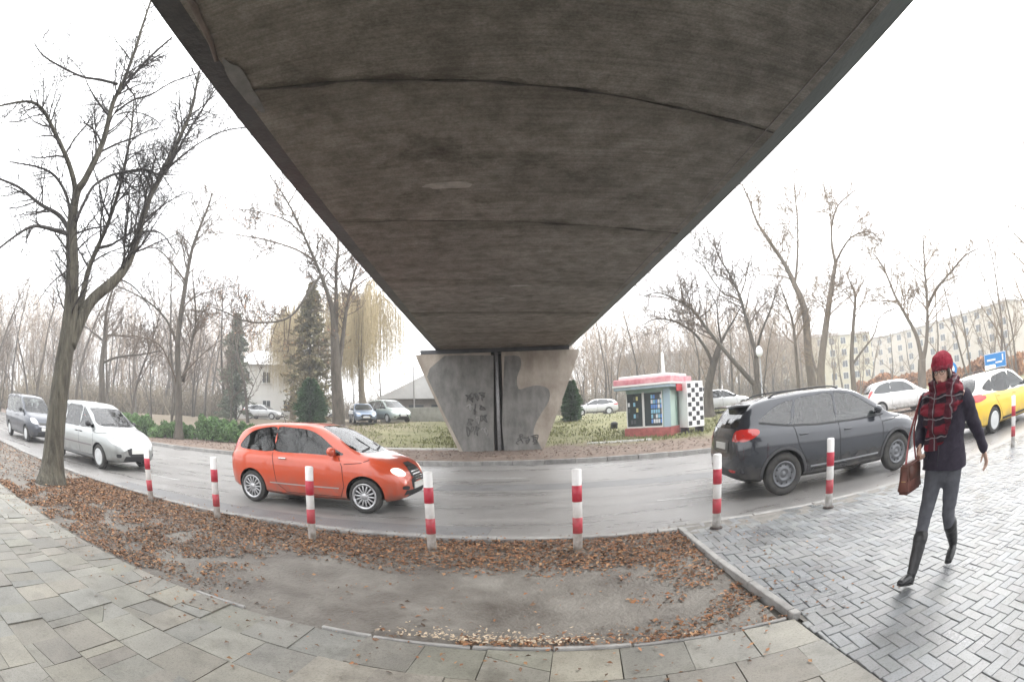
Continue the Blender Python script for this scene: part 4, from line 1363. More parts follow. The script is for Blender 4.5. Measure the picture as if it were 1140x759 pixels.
TAXI = dict(upper=paint('painted_sky_reflection', (.72, .70, .62), metal=0), cab=(-1.85, 0.9), dash=0.6, seat=0, L=4.55, W=1.80, R=.32, xf=1.33, xr=-1.32, rimr=.68, rim='hub', paint=paint('taxi_yellow_paint', (.78, .50, .025), metal=0),  # upper body whitened: the sky's reflection is painted into its colour
    zr=[(-2.27, .56), (-2.25, .84), (-2.2, 1.0), (-2.05, 1.20), (-1.8, 1.38), (-1.5, 1.45), (-.9, 1.50), (-.2, 1.51), (.2, 1.45), (.6, 1.25), (1.0, 1.03), (1.4, .96), (1.85, .86), (2.1, .75), (2.22, .62), (2.27, .5)],
    zb=[(-2.27, .40), (-2.1, .26), (-1.8, .21), (0, .19), (1.8, .2), (2.1, .25), (2.27, .38)],
    zs=[(-2.27, .54), (-2.2, .92), (-1.8, 1.0), (0, .95), (1.0, .9), (1.6, .84), (2, .7), (2.27, .48)],
    hw=[(-2.27, .62), (-2.2, .76), (-2.0, .84), (-1.5, .885), (1.3, .885), (1.7, .84), (2.05, .72), (2.2, .55), (2.27, .42)],
    tum=.36, glass=m_glass,
    side=[[(.85, .99), (.5, 1.18), (.15, 1.34), (-.05, 1.40), (-.2, 1.41), (-.22, .99), (.3, .99)],
          [(-.3, .99), (-.3, 1.41), (-.9, 1.40), (-1.25, 1.33), (-1.3, 1.02)], [(-1.38, 1.04), (-1.34, 1.31), (-1.65, 1.24), (-1.82, 1.12)]],
    ws=[(-.66, 1.02), (0, 1.0), (.66, 1.02), (.5, 1.40), (0, 1.44), (-.5, 1.40)],
    rw=[(-.6, 1.08), (0, 1.06), (.6, 1.08), (.48, 1.36), (0, 1.40), (-.48, 1.36)],
    doors=[[(.82, .96), (.85, .6), (.76, .3), (-.2, .3), (-.25, .96)], [(-.3, .3), (-.8, .3), (-.95, .55), (-1.25, .85), (-1.32, 1.0)]],
    handles=[(-.08, .86), (-1.1, .9)],
    mould=[(-.85, .85, .30, .06, m_blackpl)],
    lamps=[('tail_lamp', [(.50, .86), (.66, .84), (.86, .87), (.86, 1.0), (.70, 1.02), (.52, .98)], 'b', m_red),
           ('tail_lamp', [(-2.2, .86), (-2.05, .85), (-1.78, .90), (-1.80, .97), (-2.0, 1.0), (-2.15, .98)], 'y', m_red),
           ('headlamp', [(.45, .66), (.7, .7), (.72, .8), (.5, .76)], 'f', m_lampw)],
    front=[('grille', [(-.35, .55), (.35, .55), (.35, .66), (-.35, .66)], 'f', m_blackpl), ('rear_bumper', [(-.7, .27), (.7, .27), (.75, .42), (-.75, .42)], 'b', m_blackpl)],
    platez=(.45, .7), mirror=(.68, 1.02), mirrormat=m_blackpl, rails=(-1.4, -.1, .5))
taxi, tb = build_car('yellow_taxi', 'yellow taxi parked with its rear to the walking woman', 'taxi', TAXI, 11.80, 8.78)
obj('roof_sign', B((-.35, 0, 1.58), (.16, .42, .13), bev=.03), M('taxi_sign', (.75, .74, .66), .4), taxi, True)
# ================================================================ STREET THINGS
m_wpaint = M('bollard_white', (.72, .70, .68), .45, col2=(.80, .79, .78), vscale=14)
m_rpaint = M('bollard_red', (.42, .02, .045), .45, col2=(.50, .035, .06), vscale=10)
grime(m_wpaint, 0, .75, (.26, .23, .19), .75, 14); grime(m_rpaint, 0, .75, (.20, .12, .10), .6, 14)
def bollard(label, px, py, h=.96, tilt=(0, 0), loc=None):
    p = loc or gnd(px, py)
    root = thing('bollard', label, 'bollard', p, 0, 'red and white striped bollards along the road')
    root.rotation_euler = (tilt[0], tilt[1], rnd.random() * 6)
    r = .055
    bm = bmesh.new(); lathe(bm, [(r, -.15), (r, h - .012), (r - .008, h - .003), (r - .02, h)], 24); obj('post', bm, m_wpaint, root, True)
    bh = h / 5.05
    for k in (1, 3):
        z0 = .02 + h - bh * (k + 1) - .02
        bm = bmesh.new(); lathe(bm, [(r + .0004, z0 - .001), (r + .0022, z0), (r + .0022, z0 + bh), (r + .0004, z0 + bh + .001)], 24, caps=False); obj('red_band', bm, m_rpaint, root, True)
    return root
BL = [(169, 558, 'striped bollard in the leaves beside the front of the silver minivan', (.0, .02)),
      (242.5, 577, 'striped bollard just behind the rear of the red hatchback', (0, -.02)),
      (347.5, 598, 'striped bollard standing in front of the red hatchback door', (.0, -.04)),
      (481, 611, 'striped bollard at the nose of the red hatchback', (0, 0)),
      (643.5, 611, 'striped bollard alone in the leaves right of the pier', (0, 0)),
      (797.5, 587, 'striped bollard on the pavers behind the grey car bumper', (.0, .02)),
      (922, 564, 'striped bollard on the pavers before the grey car doors', (0, .015)),
      (1127.5, 486, 'striped bollard on the pavers before the yellow taxi', (0, 0))]
for px, py, lb, tl in BL: bollard(lb, px, py, .95, tl, loc=None if px < 1100 else gnd(px, 497))
# iron sleeves where the posts meet the pavers
m_iron = M('rusty_iron', (.06, .045, .04), .8, var=.4, vscale=20)
for px, py in ((797.5, 587), (922, 564)):
    p = gnd(px, py); bm = bmesh.new(); lathe(bm, [(.085, -.004), (.085, .006), (.06, .014)], 20, c=p)
    tag(obj('post_collar', bm, m_iron), 'rusty iron collar round the foot of the striped bollard ' + ('behind the grey car' if px < 800 else 'before the grey car doors'), 'collar')

# kiosk --------------------------------------------------------------
kp = gnd(747, 482.5, .28)
KA = math.radians(-41)
kiosk = thing('kiosk', 'small glazed news kiosk with pink and white roof on the grass', 'kiosk', kp, KA)
# local: +x along the right side's base line, wide glazed face looks towards -y and runs to -x
m_kframe = M('kiosk_frame', (.72, .72, .70), .4)
m_kgreen = M('kiosk_green', (.25, .42, .36), .45, col2=(.42, .55, .50), vscale=2)
m_kpink = M('kiosk_pink', (.55, .16, .20), .5, col2=(.74, .42, .44), vscale=2.2)
m_kglass = M('kiosk_glass', (.02, .035, .04), .06, ior=1.8)
m_kred = M('kiosk_red', (.45, .03, .04), .45)
KW, KD, KH = 2.55, 2.3, 2.35
kiosk.scale = (.93, .93, .95)
obj('base', B((-KW / 2, KD / 2, .08), (KW + .1, KD + .1, .5), bev=.02), M('kiosk_base', (.38, .11, .10), .6, var=.25, vscale=5), kiosk)
obj('wall', B((-KW / 2, KD / 2, KH / 2 + .1), (KW - .1, KD - .1, KH), bev=.02), m_kgreen, kiosk)
def kpanel(name, x0, x1, z0, z1, side, mat, off=.0, par=kiosk, th=.03):
    if side == 'f': return obj(name, B(((x0 + x1) / 2, .05 - off, (z0 + z1) / 2), (x1 - x0, th, z1 - z0), bev=.004), mat, par)
    return obj(name, B((-.05 + off, (x0 + x1) / 2, (z0 + z1) / 2), (th, x1 - x0, z1 - z0), bev=.004), mat, par)
for x0, x1 in ((-2.42, -1.55), (-1.43, -.45)):
    wn = kpanel('window', x0, x1, .42, 2.05, 'f', m_kglass, .03)
    for (a, b_, c_, d_) in ((x0 - .05, x0, .36, 2.1), (x1, x1 + .05, .36, 2.1)):
        kpanel('window_frame', a, b_, c_, d_, 'f', m_kframe, .045, wn)
    kpanel('window_frame', x0 - .05, x1 + .05, .34, .41, 'f', m_kframe, .048, wn)
# goods in the panes, seen as flat covers
m_mag = [M('cover_blue', (.10, .25, .60), .4), M('cover_white', (.7, .72, .75), .4), M('cover_cyan', (.25, .5, .65), .4), M('cover_dark', (.05, .06, .07), .4), M('cover_yellow', (.6, .55, .25), .4), M('cover_red', (.5, .08, .08), .4)]
r2 = random.Random(3)
for i in range(5):
    for j in range(6):
        x = -1.05 + i * .13; z = .55 + j * .24
        kpanel('magazine_cover', x, x + .105, z, z + .19, 'f', m_mag[r2.choice((0, 0, 1, 1, 2, 3))], .052, th=.012)
for i in range(5):
    for j in range(5):
        x = -2.38 + i * .16; z = .55 + j * .29
        if r2.random() < .55: kpanel('magazine_cover', x, x + .12, z, z + .2, 'f', m_mag[r2.choice((1, 2, 3, 4, 3))], .052, th=.012)
kpanel('corner_post', -.34, .02, .33, 2.2, 'f', M('kiosk_bluegrey', (.36, .48, .55), .4), .04)
for x0, x1 in ((.12, .75), (.85, 1.5), (1.6, 2.45)):
    kpanel('side_panel', x0, x1, .36, 2.1, 's', m_kgreen if x0 > .2 else M('kiosk_mint', (.52, .66, .60), .4), .04)
kpanel('open_door', .95, 1.35, .36, 2.05, 's', M('kiosk_dark', (.05, .08, .07), .4), .07)
obj('canopy', B((-KW / 2 - .05, KD / 2 - .1, 2.32), (KW + .7, KD + .7, .16), bev=.03), M('kiosk_canopy', (.32, .40, .46), .4, var=.15, vscale=3), kiosk)
obj('fascia', B((-KW / 2 - .05, KD / 2 - .1, 2.44), (KW + .8, KD + .8, .10), bev=.02), m_kframe, kiosk)
bm = bmesh.new(); box(bm, (-KW / 2 - .05, KD / 2 - .1, 2.64), (KW + .72, KD + .72, .30), bev=.05); obj('roof', bm, m_kpink, kiosk)
obj('roof_cap', B((-KW / 2 - .05, KD / 2 - .1, 2.86), (KW + .3, KD + .3, .15), bev=.05), m_kframe, kiosk)
obj('shop_sign', B((.35, .9, 2.2), (.05, 1.5, .34), bev=.01), m_kred, kiosk)
bm = bmesh.new(); lathe(bm, [(.11, 2.9), (.07, 4.1), (.02, 4.15)], 12, c=(-.95, 1.6, 0)); obj('vent_pipe', bm, m_kframe, kiosk, True)
# checkered panel beside the kiosk
cp = gnd(771, 479.0, .30)
chk = thing('checkered_board', 'tall white board with black checks standing at the kiosk side', 'notice board', cp, KA + math.radians(58))
m_wh = M('board_white', (.78, .78, .78), .45)
m_bk = M('board_black', (.03, .03, .035), .45)
obj('panel', B((0, 0, 1.25), (1.0, .7, 2.15), bev=.01), m_wh, chk)
q = bmesh.new()
for j in range(9):
    for i in range(4):
        if (i + j) % 2 == 0:
            box(q, (-.36 + i * .24, -.353, .36 + j * .22), (.2, .012, .2))
obj('checks', q, m_bk, chk)
for sx in (-.45, .45): obj('leg', B((sx, 0, .05), (.08, .6, .34)), m_bk, chk)
gb = thing('litter_bin', 'small dark litter bin at the left corner of the kiosk', 'bin', gnd(684, 481, .28))
bm = bmesh.new(); lathe(bm, [(.17, -.1), (.20, .42), (.22, .44), (.22, .5), (.19, .5)], 14); obj('bucket', bm, m_blackpl, gb, True)
bm = bmesh.new(); lathe(bm, [(.21, .51), (.21, .53), (.1, .58), (.01, .6)], 14); obj('lid', bm, m_blackpl, gb, True)

# posts, lamps and signs --------------------------------------------
m_pole = M('grey_pole', (.30, .31, .31), .5, metal=.4, var=.2, vscale=5)
def pole(name, label, cat, p, h, r=.06, mat=None):
    root = thing(name, label, cat, p)
    bm = bmesh.new(); lathe(bm, [(r * 1.5, -.3), (r * 1.4, .5), (r, .55), (r * .6, h)], 12); obj('pole', bm, mat or m_pole, root, True)
    return root
p = gnd(462, 474, .62)
lp = pole('street_lamp', 'thin grey lamp post on the grass left of the bridge pier', 'street lamp', (p.x, p.y, terrain_z(p.x, p.y)), 6.2, .08, M('weathered_pole', (.16, .15, .14), .7))
T = Tubes(); T.tube([Vector((0, 0, 6.1)), Vector((.3, -.3, 6.5)), Vector((.8, -.8, 6.6))], [.05, .04, .04], 8); T.build('arm', m_pole, lp)
obj('lamp_head', B((1.05, -1.05, 6.58), (.6, .22, .12), rz=-PI / 4, bev=.04), m_pole, lp)
p = at(849, 440, 27)
g2 = pole('globe_lamp', 'pole with an oval white lamp behind the grey car roof', 'street lamp', (p.x, p.y, terrain_z(p.x, p.y)), 3.6, .05)
for zz in (3.7,):
    bm = bmesh.new(); bmesh.ops.create_uvsphere(bm, u_segments=16, v_segments=10, radius=1, matrix=Matrix.Translation((0, 0, zz)) @ Matrix.Diagonal((.2, .2, .3, 1))); obj('lamp_globe', bm, M('opal', (.8, .82, .84), .3), g2, True)
# blue road sign on two posts
c = at(1108, 401, 26)
bs = thing('road_sign', 'blue direction sign on two posts beyond the taxi', 'road sign', (c.x, c.y, .3), math.radians(-60))
m_blue = M('sign_blue', (.02, .22, .55), .4)
zc = c.z - .3
bs.scale = (.78, 1, 1)
pl = obj('sign_panel', B((0, 0, zc), (1.9, .05, .72), bev=.02), m_blue, bs)
obj('border', merge(B((0, -.03, zc + .34), (1.86, .01, .025)), B((0, -.03, zc - .34), (1.86, .01, .025)), B((-.92, -.03, zc), (.025, .01, .66)), B((.92, -.03, zc), (.025, .01, .66))), m_wh, pl)
q = bmesh.new()
box(q, (-.35, -.032, zc + .05), (.75, .012, .09)); box(q, (.3, -.032, zc - .1), (.6, .012, .08)); box(q, (.66, -.032, zc + .1), (.12, .012, .3)); 
obj('sign_marks', q, m_wh, pl)
for sx in (-.7, .7):
    bm = bmesh.new(); lathe(bm, [(.05, -.5), (.05, zc + .3)], 10, c=(sx, .06, 0)); obj('post', bm, m_pole, bs, True)
c = at(1059, 411, 22)
ss = pole('round_sign', 'small blue and white round sign on a post behind the woman', 'road sign', (c.x, c.y, .2), c.z + .1, .035)
ss.rotation_euler = (0, 0, math.radians(-55))
bm = bmesh.new(); lathe(bm, [(.30, -.045), (.30, -.06)], 24, 'y', c=(0, 0, c.z - .2)); obj('sign_disc', bm, m_blue, ss)
bm = bmesh.new(); lathe(bm, [(.17, -.062), (.17, -.068)], 24, 'y', c=(0, 0, c.z - .2)); obj('disc_centre', bm, m_wh, ss)

# parked cars far behind --------------------------------------------
def variant(base, **k):
    d = dict(base); d.update(k)
    for q in ('upper', 'arch', 'wipers', 'handles', 'trim', 'rails', 'slats', 'antenna', 'spoiler'): d.pop(q, None)
    return d
SIL = variant(TAXI, paint=paint('pale_silver_paint', (.62, .63, .64), metal=.3))
WHT = variant(RED, paint=paint('white_paint', (.72, .72, .71), metal=0))
BLU = variant(TAXI, paint=paint('blue_grey_paint', (.20, .26, .36), metal=.4))
GRN = variant(MINI, paint=paint('pale_green_paint', (.36, .42, .40), metal=.4))
DRK = variant(SUV, paint=paint('black_paint', (.03, .03, .035), metal=.3))
def far_car(sp, px, py, zg, label, head, dist=None):
    p = gnd(px, py, zg) if dist is None else at(px, py, dist)
    z = terrain_z(p.x, p.y)
    s = p.x * U.x + p.y * U.y; n_ = p.x * N.x + p.y * N.y
    return build_car('parked_car', label, 'car', sp, s, n_, head, 'cars parked beyond the road', z, detail=False)
far_car(SIL, 662, 464, .9, 'silver car parked nose to the dark bush left of the kiosk', PI + .05)
far_car(BLU, 403, 459, 1.05, 'blue grey car parked beside the large trunk of the willow lawn', -1.0, 38)
far_car(GRN, 432, 462, 1.05, 'pale green van parked before the low wall of the gabled house', -.7, 39)
far_car(WHT, 356, 455, 1.1, 'white car parked near the white villa between conifer trunks', .4, 46)
far_car(SIL, 293, 452, 1.1, 'pale car parked under the white villa windows', .2, 52)
far_car(SIL, 803, 464, .6, 'pale car parked behind the trunk right of the kiosk', .15, 33)
far_car(DRK, 777, 464, .6, 'black car parked beside the checkered board', .1, 36)
far_car(WHT, 1000, 452, .3, 'white car parked behind the nose of the grey car', -.35, 24)
#far_car(SIL, 965, 449, .3, 'silver car parked across the square behind the grey car', -.35, 34)
#far_car(WHT, 1045, 440, .3, 'white car parked across the square behind the woman', -.2, 30)

# buildings ----------------------------------------------------------
def facade_building(name, label, loc, rz, Lx, D, H, floors, bays, wall, roofm, group=None, roof=1.4, win=(.9, 1.3), balc=None, shade=None):
    root = thing(name, label, 'building', loc, rz, group)
    obj('wall', B((Lx / 2, D / 2, H / 2), (Lx, D, H)), wall, root)
    bm = bmesh.new()
    e = .5
    a = [bm.verts.new(q) for q in ((-e, -e, H + .003), (Lx + e, -e, H + .003), (Lx + e, D + e, H + .003), (-e, D + e, H + .003))]
    b = [bm.verts.new(q) for q in ((D * .25, D / 2, H + roof), (Lx - D * .25, D / 2, H + roof))]
    bm.faces.new((a[0], a[1], b[1], b[0])); bm.faces.new((a[2], a[3], b[0], b[1])); bm.faces.new((a[1], a[2], b[1])); bm.faces.new((a[3], a[0], b[0])); bm.faces.new(list(reversed(a)))
    obj('roof', bm, roofm, root)
    fh = H / floors
    wm = M('dark_window', (.03, .035, .04), .25)
    fm = M('window_frame_white', (.7, .7, .68), .5)
    w0 = None
    cnt = 0
    for fl in range(floors):
        for bi in range(bays):
            if cnt >= 98: break
            x = Lx * (bi + .5) / bays; z = fh * (fl + .55)
            if w0 is None:
                w0 = obj('window', B((0, -.01, 0), (win[0], .06, win[1])), wm, root)
                fr = obj('frame', merge(B((0, -.03, 0), (.06, .08, win[1])), B((0, -.03, win[1] / 2), (win[0] + .12, .1, .08)), B((0, -.05, -win[1] / 2), (win[0] + .2, .16, .07)), B((-win[0] / 2, -.03, 0), (.07, .08, win[1])), B((win[0] / 2, -.03, 0), (.07, .08, win[1]))), fm, w0)
                w_ = w0
            else:
                w_ = w0.copy(); COL.objects.link(w_); w_.parent = root
                fr2 = fr.copy(); COL.objects.link(fr2); fr2.parent = w_
            w_.location = (x, 0, z)
            cnt += 1
    return root
m_cream = M('cream_render', (.50, .44, .36), .85, var=.1, vscale=.6)
m_white_r = M('white_render', (.70, .69, .66), .85, var=.06, vscale=.8)
m_grey_r = M('grey_render', (.42, .42, .40), .85, var=.12, vscale=.6)
m_roof_r = M('dull_roof', (.28, .25, .23), .8, var=.2, vscale=1)
m_roof_w = M('pale_sheet_roof', (.55, .55, .55), .5, var=.1, vscale=1)
apt = facade_building('apartment_block', 'long cream five storey apartment block across the square on the right', (112, 152, 0), -PI / 2, 95, 12, 15.2, 5, 19, m_cream, m_roof_r, win=(2.0, 1.7))
for i in range(0):
    pass
apt2 = facade_building('apartment_block', 'pale yellowish block glimpsed between bare trees behind the grey car', (58, 108, 0), math.radians(-22), 34, 11, 14.5, 5, 10, M('yellow_render', (.52, .47, .34), .85, var=.1, vscale=.6), m_roof_r, win=(1.5, 1.6))
apt3 = facade_building('apartment_block', 'grey slab block far beyond the trees right of the kiosk', (26, 118, .5), math.radians(-8), 26, 11, 13.5, 5, 8, m_grey_r, m_roof_r)
p = at(262, 446, 54)
facade_building('villa', 'white two storey villa with small windows behind the bushes', (p.x, p.y, .9), math.radians(28), 9.5, 8, 6.0, 2, 4, m_white_r, m_roof_w, roof=2.0, win=(.9, 1.2))
# gabled hall with pale roof and its low wall
p = at(424, 452, 50)
hall = thing('hall', 'low hall with a big pale gabled roof left of the pier', 'building', (p.x, p.y, .9), math.radians(10))
obj('wall', B((6, 5, 1.2), (12, 10, 2.4)), M('brown_wall', (.16, .14, .12), .8, var=.3, vscale=1.2), hall)
bm = bmesh.new(); xzprism(bm, [(-.4, 2.41), (12.6, 2.41), (11, 5.2), (8, 6.6), (5.0, 5.0)], -.6, 11); obj('roof', bm, m_roof_w, hall)
for i in range(5): obj('window', B((1.3 + i * 2.3, -.02, 1.35), (1.5, .06, .9)), M('dark_window', (.05, .06, .07)), hall)
p0, p1 = at(424, 456, 43), at(520, 461, 39)
d = p1 - p0
wl = obj('garden_wall', B(((p0.x + p1.x) / 2, (p0.y + p1.y) / 2, 1.5), (math.hypot(d.x, d.y), .25, 1.6), rz=math.atan2(d.y, d.x), bev=.02), M('mossy_wall', (.20, .20, .17), .9, col2=(.34, .33, .29), vscale=2))
tag(wl, 'low mottled garden wall before the gabled hall', 'wall')
# clipped rusty hedge in front of the long block
hg = []
# ================================================================ TREES
m_bark = M('bark', (.055, .047, .038), .9, col2=(.13, .112, .09), vscale=7, bump=.03, bscale=16, stretch=(1, 1, .25))
m_barkn = M('bark_near', (.032, .028, .022), .9, col2=(.125, .115, .088), vscale=9, bump=.09, bscale=15, stretch=(1, 1, .2), detail=9)
m_barkp = M('bark_pale', (.13, .11, .09), .9, col2=(.22, .19, .155), vscale=5, stretch=(1, 1, .3))
m_twig = M('twigs', (.13, .10, .075), .9)
m_twigp = M('twigs_pale', (.26, .205, .15), .9)
m_leafo = M('orange_leaf', (.42, .20, .09), .7, island=.35)

def rvec(r):
    return Vector((r.gauss(0, 1), r.gauss(0, 1), r.gauss(0, 1))).normalized()

def limb_path(r, p, d, L, n, wig, up):
    pts = [p.copy()]
    d = d.normalized()
    for i in range(n):
        d = (d + rvec(r) * wig + Vector((0, 0, up))).normalized()
        pts.append(pts[-1] + d * (L / n))
    return pts

MINR = [.006]
def twigs(T, r, pts, rad, level, lmax, density=1.0, up=.05, k=3, spread_=.9, droop=0.0):
    """side shoots along a limb, recursively"""
    L = sum((b - a).length for a, b in zip(pts, pts[1:]))
    nch = max(2, int(L * density * (1.6 if level else 2.2)))
    for i in range(nch):
        t = .25 + .75 * (i + r.random()) / nch
        f = t * (len(pts) - 1)
        j = min(int(f), len(pts) - 2)
        p = pts[j].lerp(pts[j + 1], f - j)
        rr = rad[j] + (rad[j + 1] - rad[j]) * (f - j)
        d = (pts[j + 1] - pts[j]).normalized()
        side = rvec(r); side = (side - d * side.dot(d)).normalized()
        dd = d * (1 - spread_ * .45) + side * spread_ + Vector((0, 0, .25 - droop))
        cl = min(lmax, L * .55) * r.uniform(.45, 1.0) * (1.15 - .6 * t)
        cr = min(rr * .55, .012 + cl * .012)
        cr = max(cr, MINR[0])
        n = 4 if level else 3
        cp = limb_path(r, p, dd, cl, n, .22, up - droop)
        crs = [cr * (1 - .75 * q / n) for q in range(n + 1)]
        T.tube(cp, crs, k if cr < .03 else 5, cap=False)
        if level > 0:
            twigs(T, r, cp, crs, level - 1, lmax * .55, density * 1.3, up, 3, spread_, droop)

def pixel_tree(name, label, base_px, dist, limbs, r0, seed, level=2, density=1.0, lmax=2.6, group=None, mats=None, depth=1.2, leaves=None, cat='tree', twigrad=1.0, base_z=None, up=.05, kk=8, droop=0.0):
    """limbs: lists of photograph points, each at its own distance from the eye, first one is the trunk"""
    r = random.Random(seed)
    MINR[0] = dist * .00055
    b = at(base_px[0], base_px[1], dist)
    gz = base_z if base_z is not None else terrain_z(b.x, b.y)
    root = thing(name, label, cat, (b.x, b.y, gz), 0, group)
    O = Vector((b.x, b.y, gz))
    T, C = Tubes(), Tubes()
    for li, (pts, ra, rb, dd) in enumerate(limbs):
        P = []
        n = len(pts)
        for i, (x, y) in enumerate(pts):
            q = at(x, y, dist + dd[0] + (dd[1] - dd[0]) * (i / max(1, n - 1)))
            P.append(q - O)
        if li == 0: P[0].z = -.15
        P = catmull(P, 5)
        m = len(P)
        R = [ra + (rb - ra) * (i / (m - 1)) ** .85 for i in range(m)]
        if li == 0:                                       # root flare
            for i in range(m):
                h = P[i].z
                R[i] *= 1 + .55 * math.exp(-max(0, h) / .22)
        tgt = T if ra > .07 else C
        tgt.tube(P, R, kk if ra > .07 else 5)
        if li > 0 or n > 4:
            s0 = int(m * (.35 if li == 0 else .1))
            twigs(C, r, P[s0:], R[s0:], level, lmax, density, up, 3, droop=droop)
    mats = mats or (m_bark, m_twig)
    T.build('trunk', mats[0], root)
    if C.v: C.build('crown', mats[1], root)
    if leaves:
        Lf = Tubes()
        n, box_, mt_ = leaves
        k = len(C.v)
        cand = [Vector(C.v[i]) for i in range(0, k, 7)]
        cand = [c for c in cand if box_(c + O)]
        for i in range(min(n, len(cand) * 3)):
            c = r.choice(cand) + rvec(r) * .12
            a = rvec(r); b2 = a.orthogonal().normalized()
            Lf.quad(c, a * .035, b2 * .022)
        if Lf.v: Lf.build('leaves', mt_, root, False)
    return root

# the big forked tree on the earth bed
D0 = 10.5
big = [
 ([(57, 537), (60, 500), (66, 440), (74, 385), (79, 345), (81, 300), (80, 262), (82, 230)], .30, .13, (0, 0)),
 ([(82, 232), (87, 212), (96, 198), (115, 158), (126, 115), (138, 90), (152, 51), (170, -5)], .125, .03, (0, -1.2)),
 ([(126, 112), (142, 92), (165, 66), (192, 42)], .06, .03, (-.4, -1.0)),
 ([(83, 225), (83, 205), (75, 178), (60, 146), (47, 122), (30, 113), (-5, 119)], .085, .02, (0, -1)),
 ([(79, 240), (73, 215), (60, 195), (42, 186), (10, 180)], .055, .015, (0, 1)),
 ([(78, 258), (66, 240), (44, 227), (20, 208), (-10, 196)], .07, .02, (0, .6)),
 ([(80, 262), (60, 256), (38, 252), (18, 262), (-10, 284)], .06, .02, (0, -.8)),
 ([(78, 385), (92, 352), (104, 333), (128, 312), (142, 294), (152, 268), (166, 222), (183, 190), (202, 150), (214, 120), (222, 80)], .17, .035, (0, .9)),
 ([(184, 193), (198, 168), (214, 140), (228, 118), (240, 100)], .05, .025, (.6, 1.4)),
 ([(88, 345), (94, 322), (100, 297), (122, 245), (138, 192), (147, 140), (150, 104)], .10, .02, (.3, 1.6)),
 ([(84, 246), (94, 226), (104, 208), (121, 197), (138, 192), (160, 189), (180, 194), (200, 176), (225, 158), (250, 146), (276, 142)], .045, .018, (-.3, .9)),
 ([(128, 126), (148, 112), (168, 106), (192, 92), (220, 82)], .035, .015, (-.4, -.9)),
 ([(131, 94), (112, 89), (90, 85), (60, 70), (46, 60), (38, 48)], .04, .012, (-.5, -1.6)),
 ([(138, 92), (150, 108), (152, 125), (156, 150)], .028, .01, (-.5, -.2)),
 ([(130, 128), (150, 125), (175, 135), (190, 158)], .022, .008, (-.4, .4)),
 ([(158, 258), (180, 260), (196, 283)], .03, .01, (.6, 1.4)),
 ([(80, 262), (100, 255), (122, 250), (132, 240)], .03, .012, (0, 1)),
 ([(132, 310), (150, 320), (168, 345), (172, 370)], .02, .006, (.3, .8)),
 ([(76, 300), (55, 318), (40, 340)], .02, .006, (0, -.8)),
]
pixel_tree('bare_tree', 'big dark leafless tree forking low on the leafy earth bed', (57, 537), D0, big, .3, 23, level=2, density=4.3, lmax=2.2, mats=(m_barkn, M('twigs_near', (.055, .05, .048), .9)), base_z=0, kk=14)

mid = 'bare trees standing on the lawn across the road'
pixel_tree('bare_tree', 'slim bare tree between the two green juniper bushes', (199, 487), 27.5, [
 ([(199, 487), (199, 455), (199, 427), (198, 382), (205, 327), (212, 286), (219, 262), (231, 232), (236, 215)], .26, .04, (0, 0)),
 ([(198, 385), (186, 357), (164, 335), (130, 318), (112, 312)], .09, .02, (0, 1)),
 ([(207, 314), (190, 291), (176, 278), (160, 272)], .07, .02, (0, -1)),
 ([(204, 345), (212, 334), (234, 324), (270, 316)], .06, .015, (0, 1.5)),
 ([(202, 420), (212, 408), (228, 392), (246, 378)], .07, .015, (0, -1)),
 ([(196, 425), (192, 412), (178, 384), (152, 374), (138, 376)], .07, .02, (0, -1.5)),
 ([(204, 425), (213, 385), (218, 350), (214, 300)], .10, .03, (.2, .6)),
 ([(212, 345), (230, 348), (250, 356)], .04, .012, (0, -1)),
 ([(212, 290), (205, 265), (206, 240)], .05, .015, (0, .6)),
 ([(228, 240), (240, 225), (252, 220)], .03, .01, (0, -1))], .2, 12, level=2, density=2.48, lmax=3.0, group=mid)
pixel_tree('bare_tree', 'bare crooked tree behind the silver minivan roof', (115, 452), 34, [
 ([(115, 455), (114, 430), (114, 404), (117, 376), (119, 347), (127, 318)], .32, .08, (0, 0)),
 ([(114, 404), (133, 397), (160, 394), (180, 390)], .10, .03, (0, -2)),
 ([(116, 380), (104, 370), (92, 363), (75, 368)], .09, .03, (0, 2)),
 ([(118, 373), (140, 374), (162, 381)], .08, .02, (0, 2)),
 ([(127, 320), (140, 300), (150, 290)], .07, .02, (0, -1))], .3, 13, level=2, density=2.34, lmax=3.7, group=mid)
pixel_tree('bare_tree', 'large many-stemmed bare tree in front of the yellow willow', (376, 476), 27, [
 ([(377, 474), (376, 450), (374, 419), (373, 390), (372, 371)], .42, .24, (0, 0)),
 ([(372, 375), (369, 343), (362, 320), (352, 294), (338, 262), (320, 225), (300, 195)], .17, .03, (0, -1)),
 ([(373, 372), (374, 343), (374, 300), (376, 270), (372, 230)], .17, .04, (0, 1)),
 ([(376, 415), (381, 380), (385, 347), (391, 316), (397, 295)], .17, .05, (0, .4)),
 ([(358, 305), (345, 322), (330, 345), (315, 356), (292, 359), (272, 357), (252, 348), (236, 342)], .09, .02, (-1, -2.5)),
 ([(386, 340), (392, 324), (407, 311), (420, 306)], .07, .02, (0, -1)),
 ([(350, 290), (330, 278), (300, 268), (268, 262), (240, 258)], .07, .015, (-.5, -2.5)),
 ([(338, 262), (318, 245), (290, 236), (262, 232)], .06, .015, (-.5, -2)),
 ([(320, 228), (330, 208), (322, 190)], .05, .02, (0, -.6))], .4, 14, level=2, density=2.66, lmax=3.2, group=mid,
 leaves=(900, lambda c: True, m_leafo))
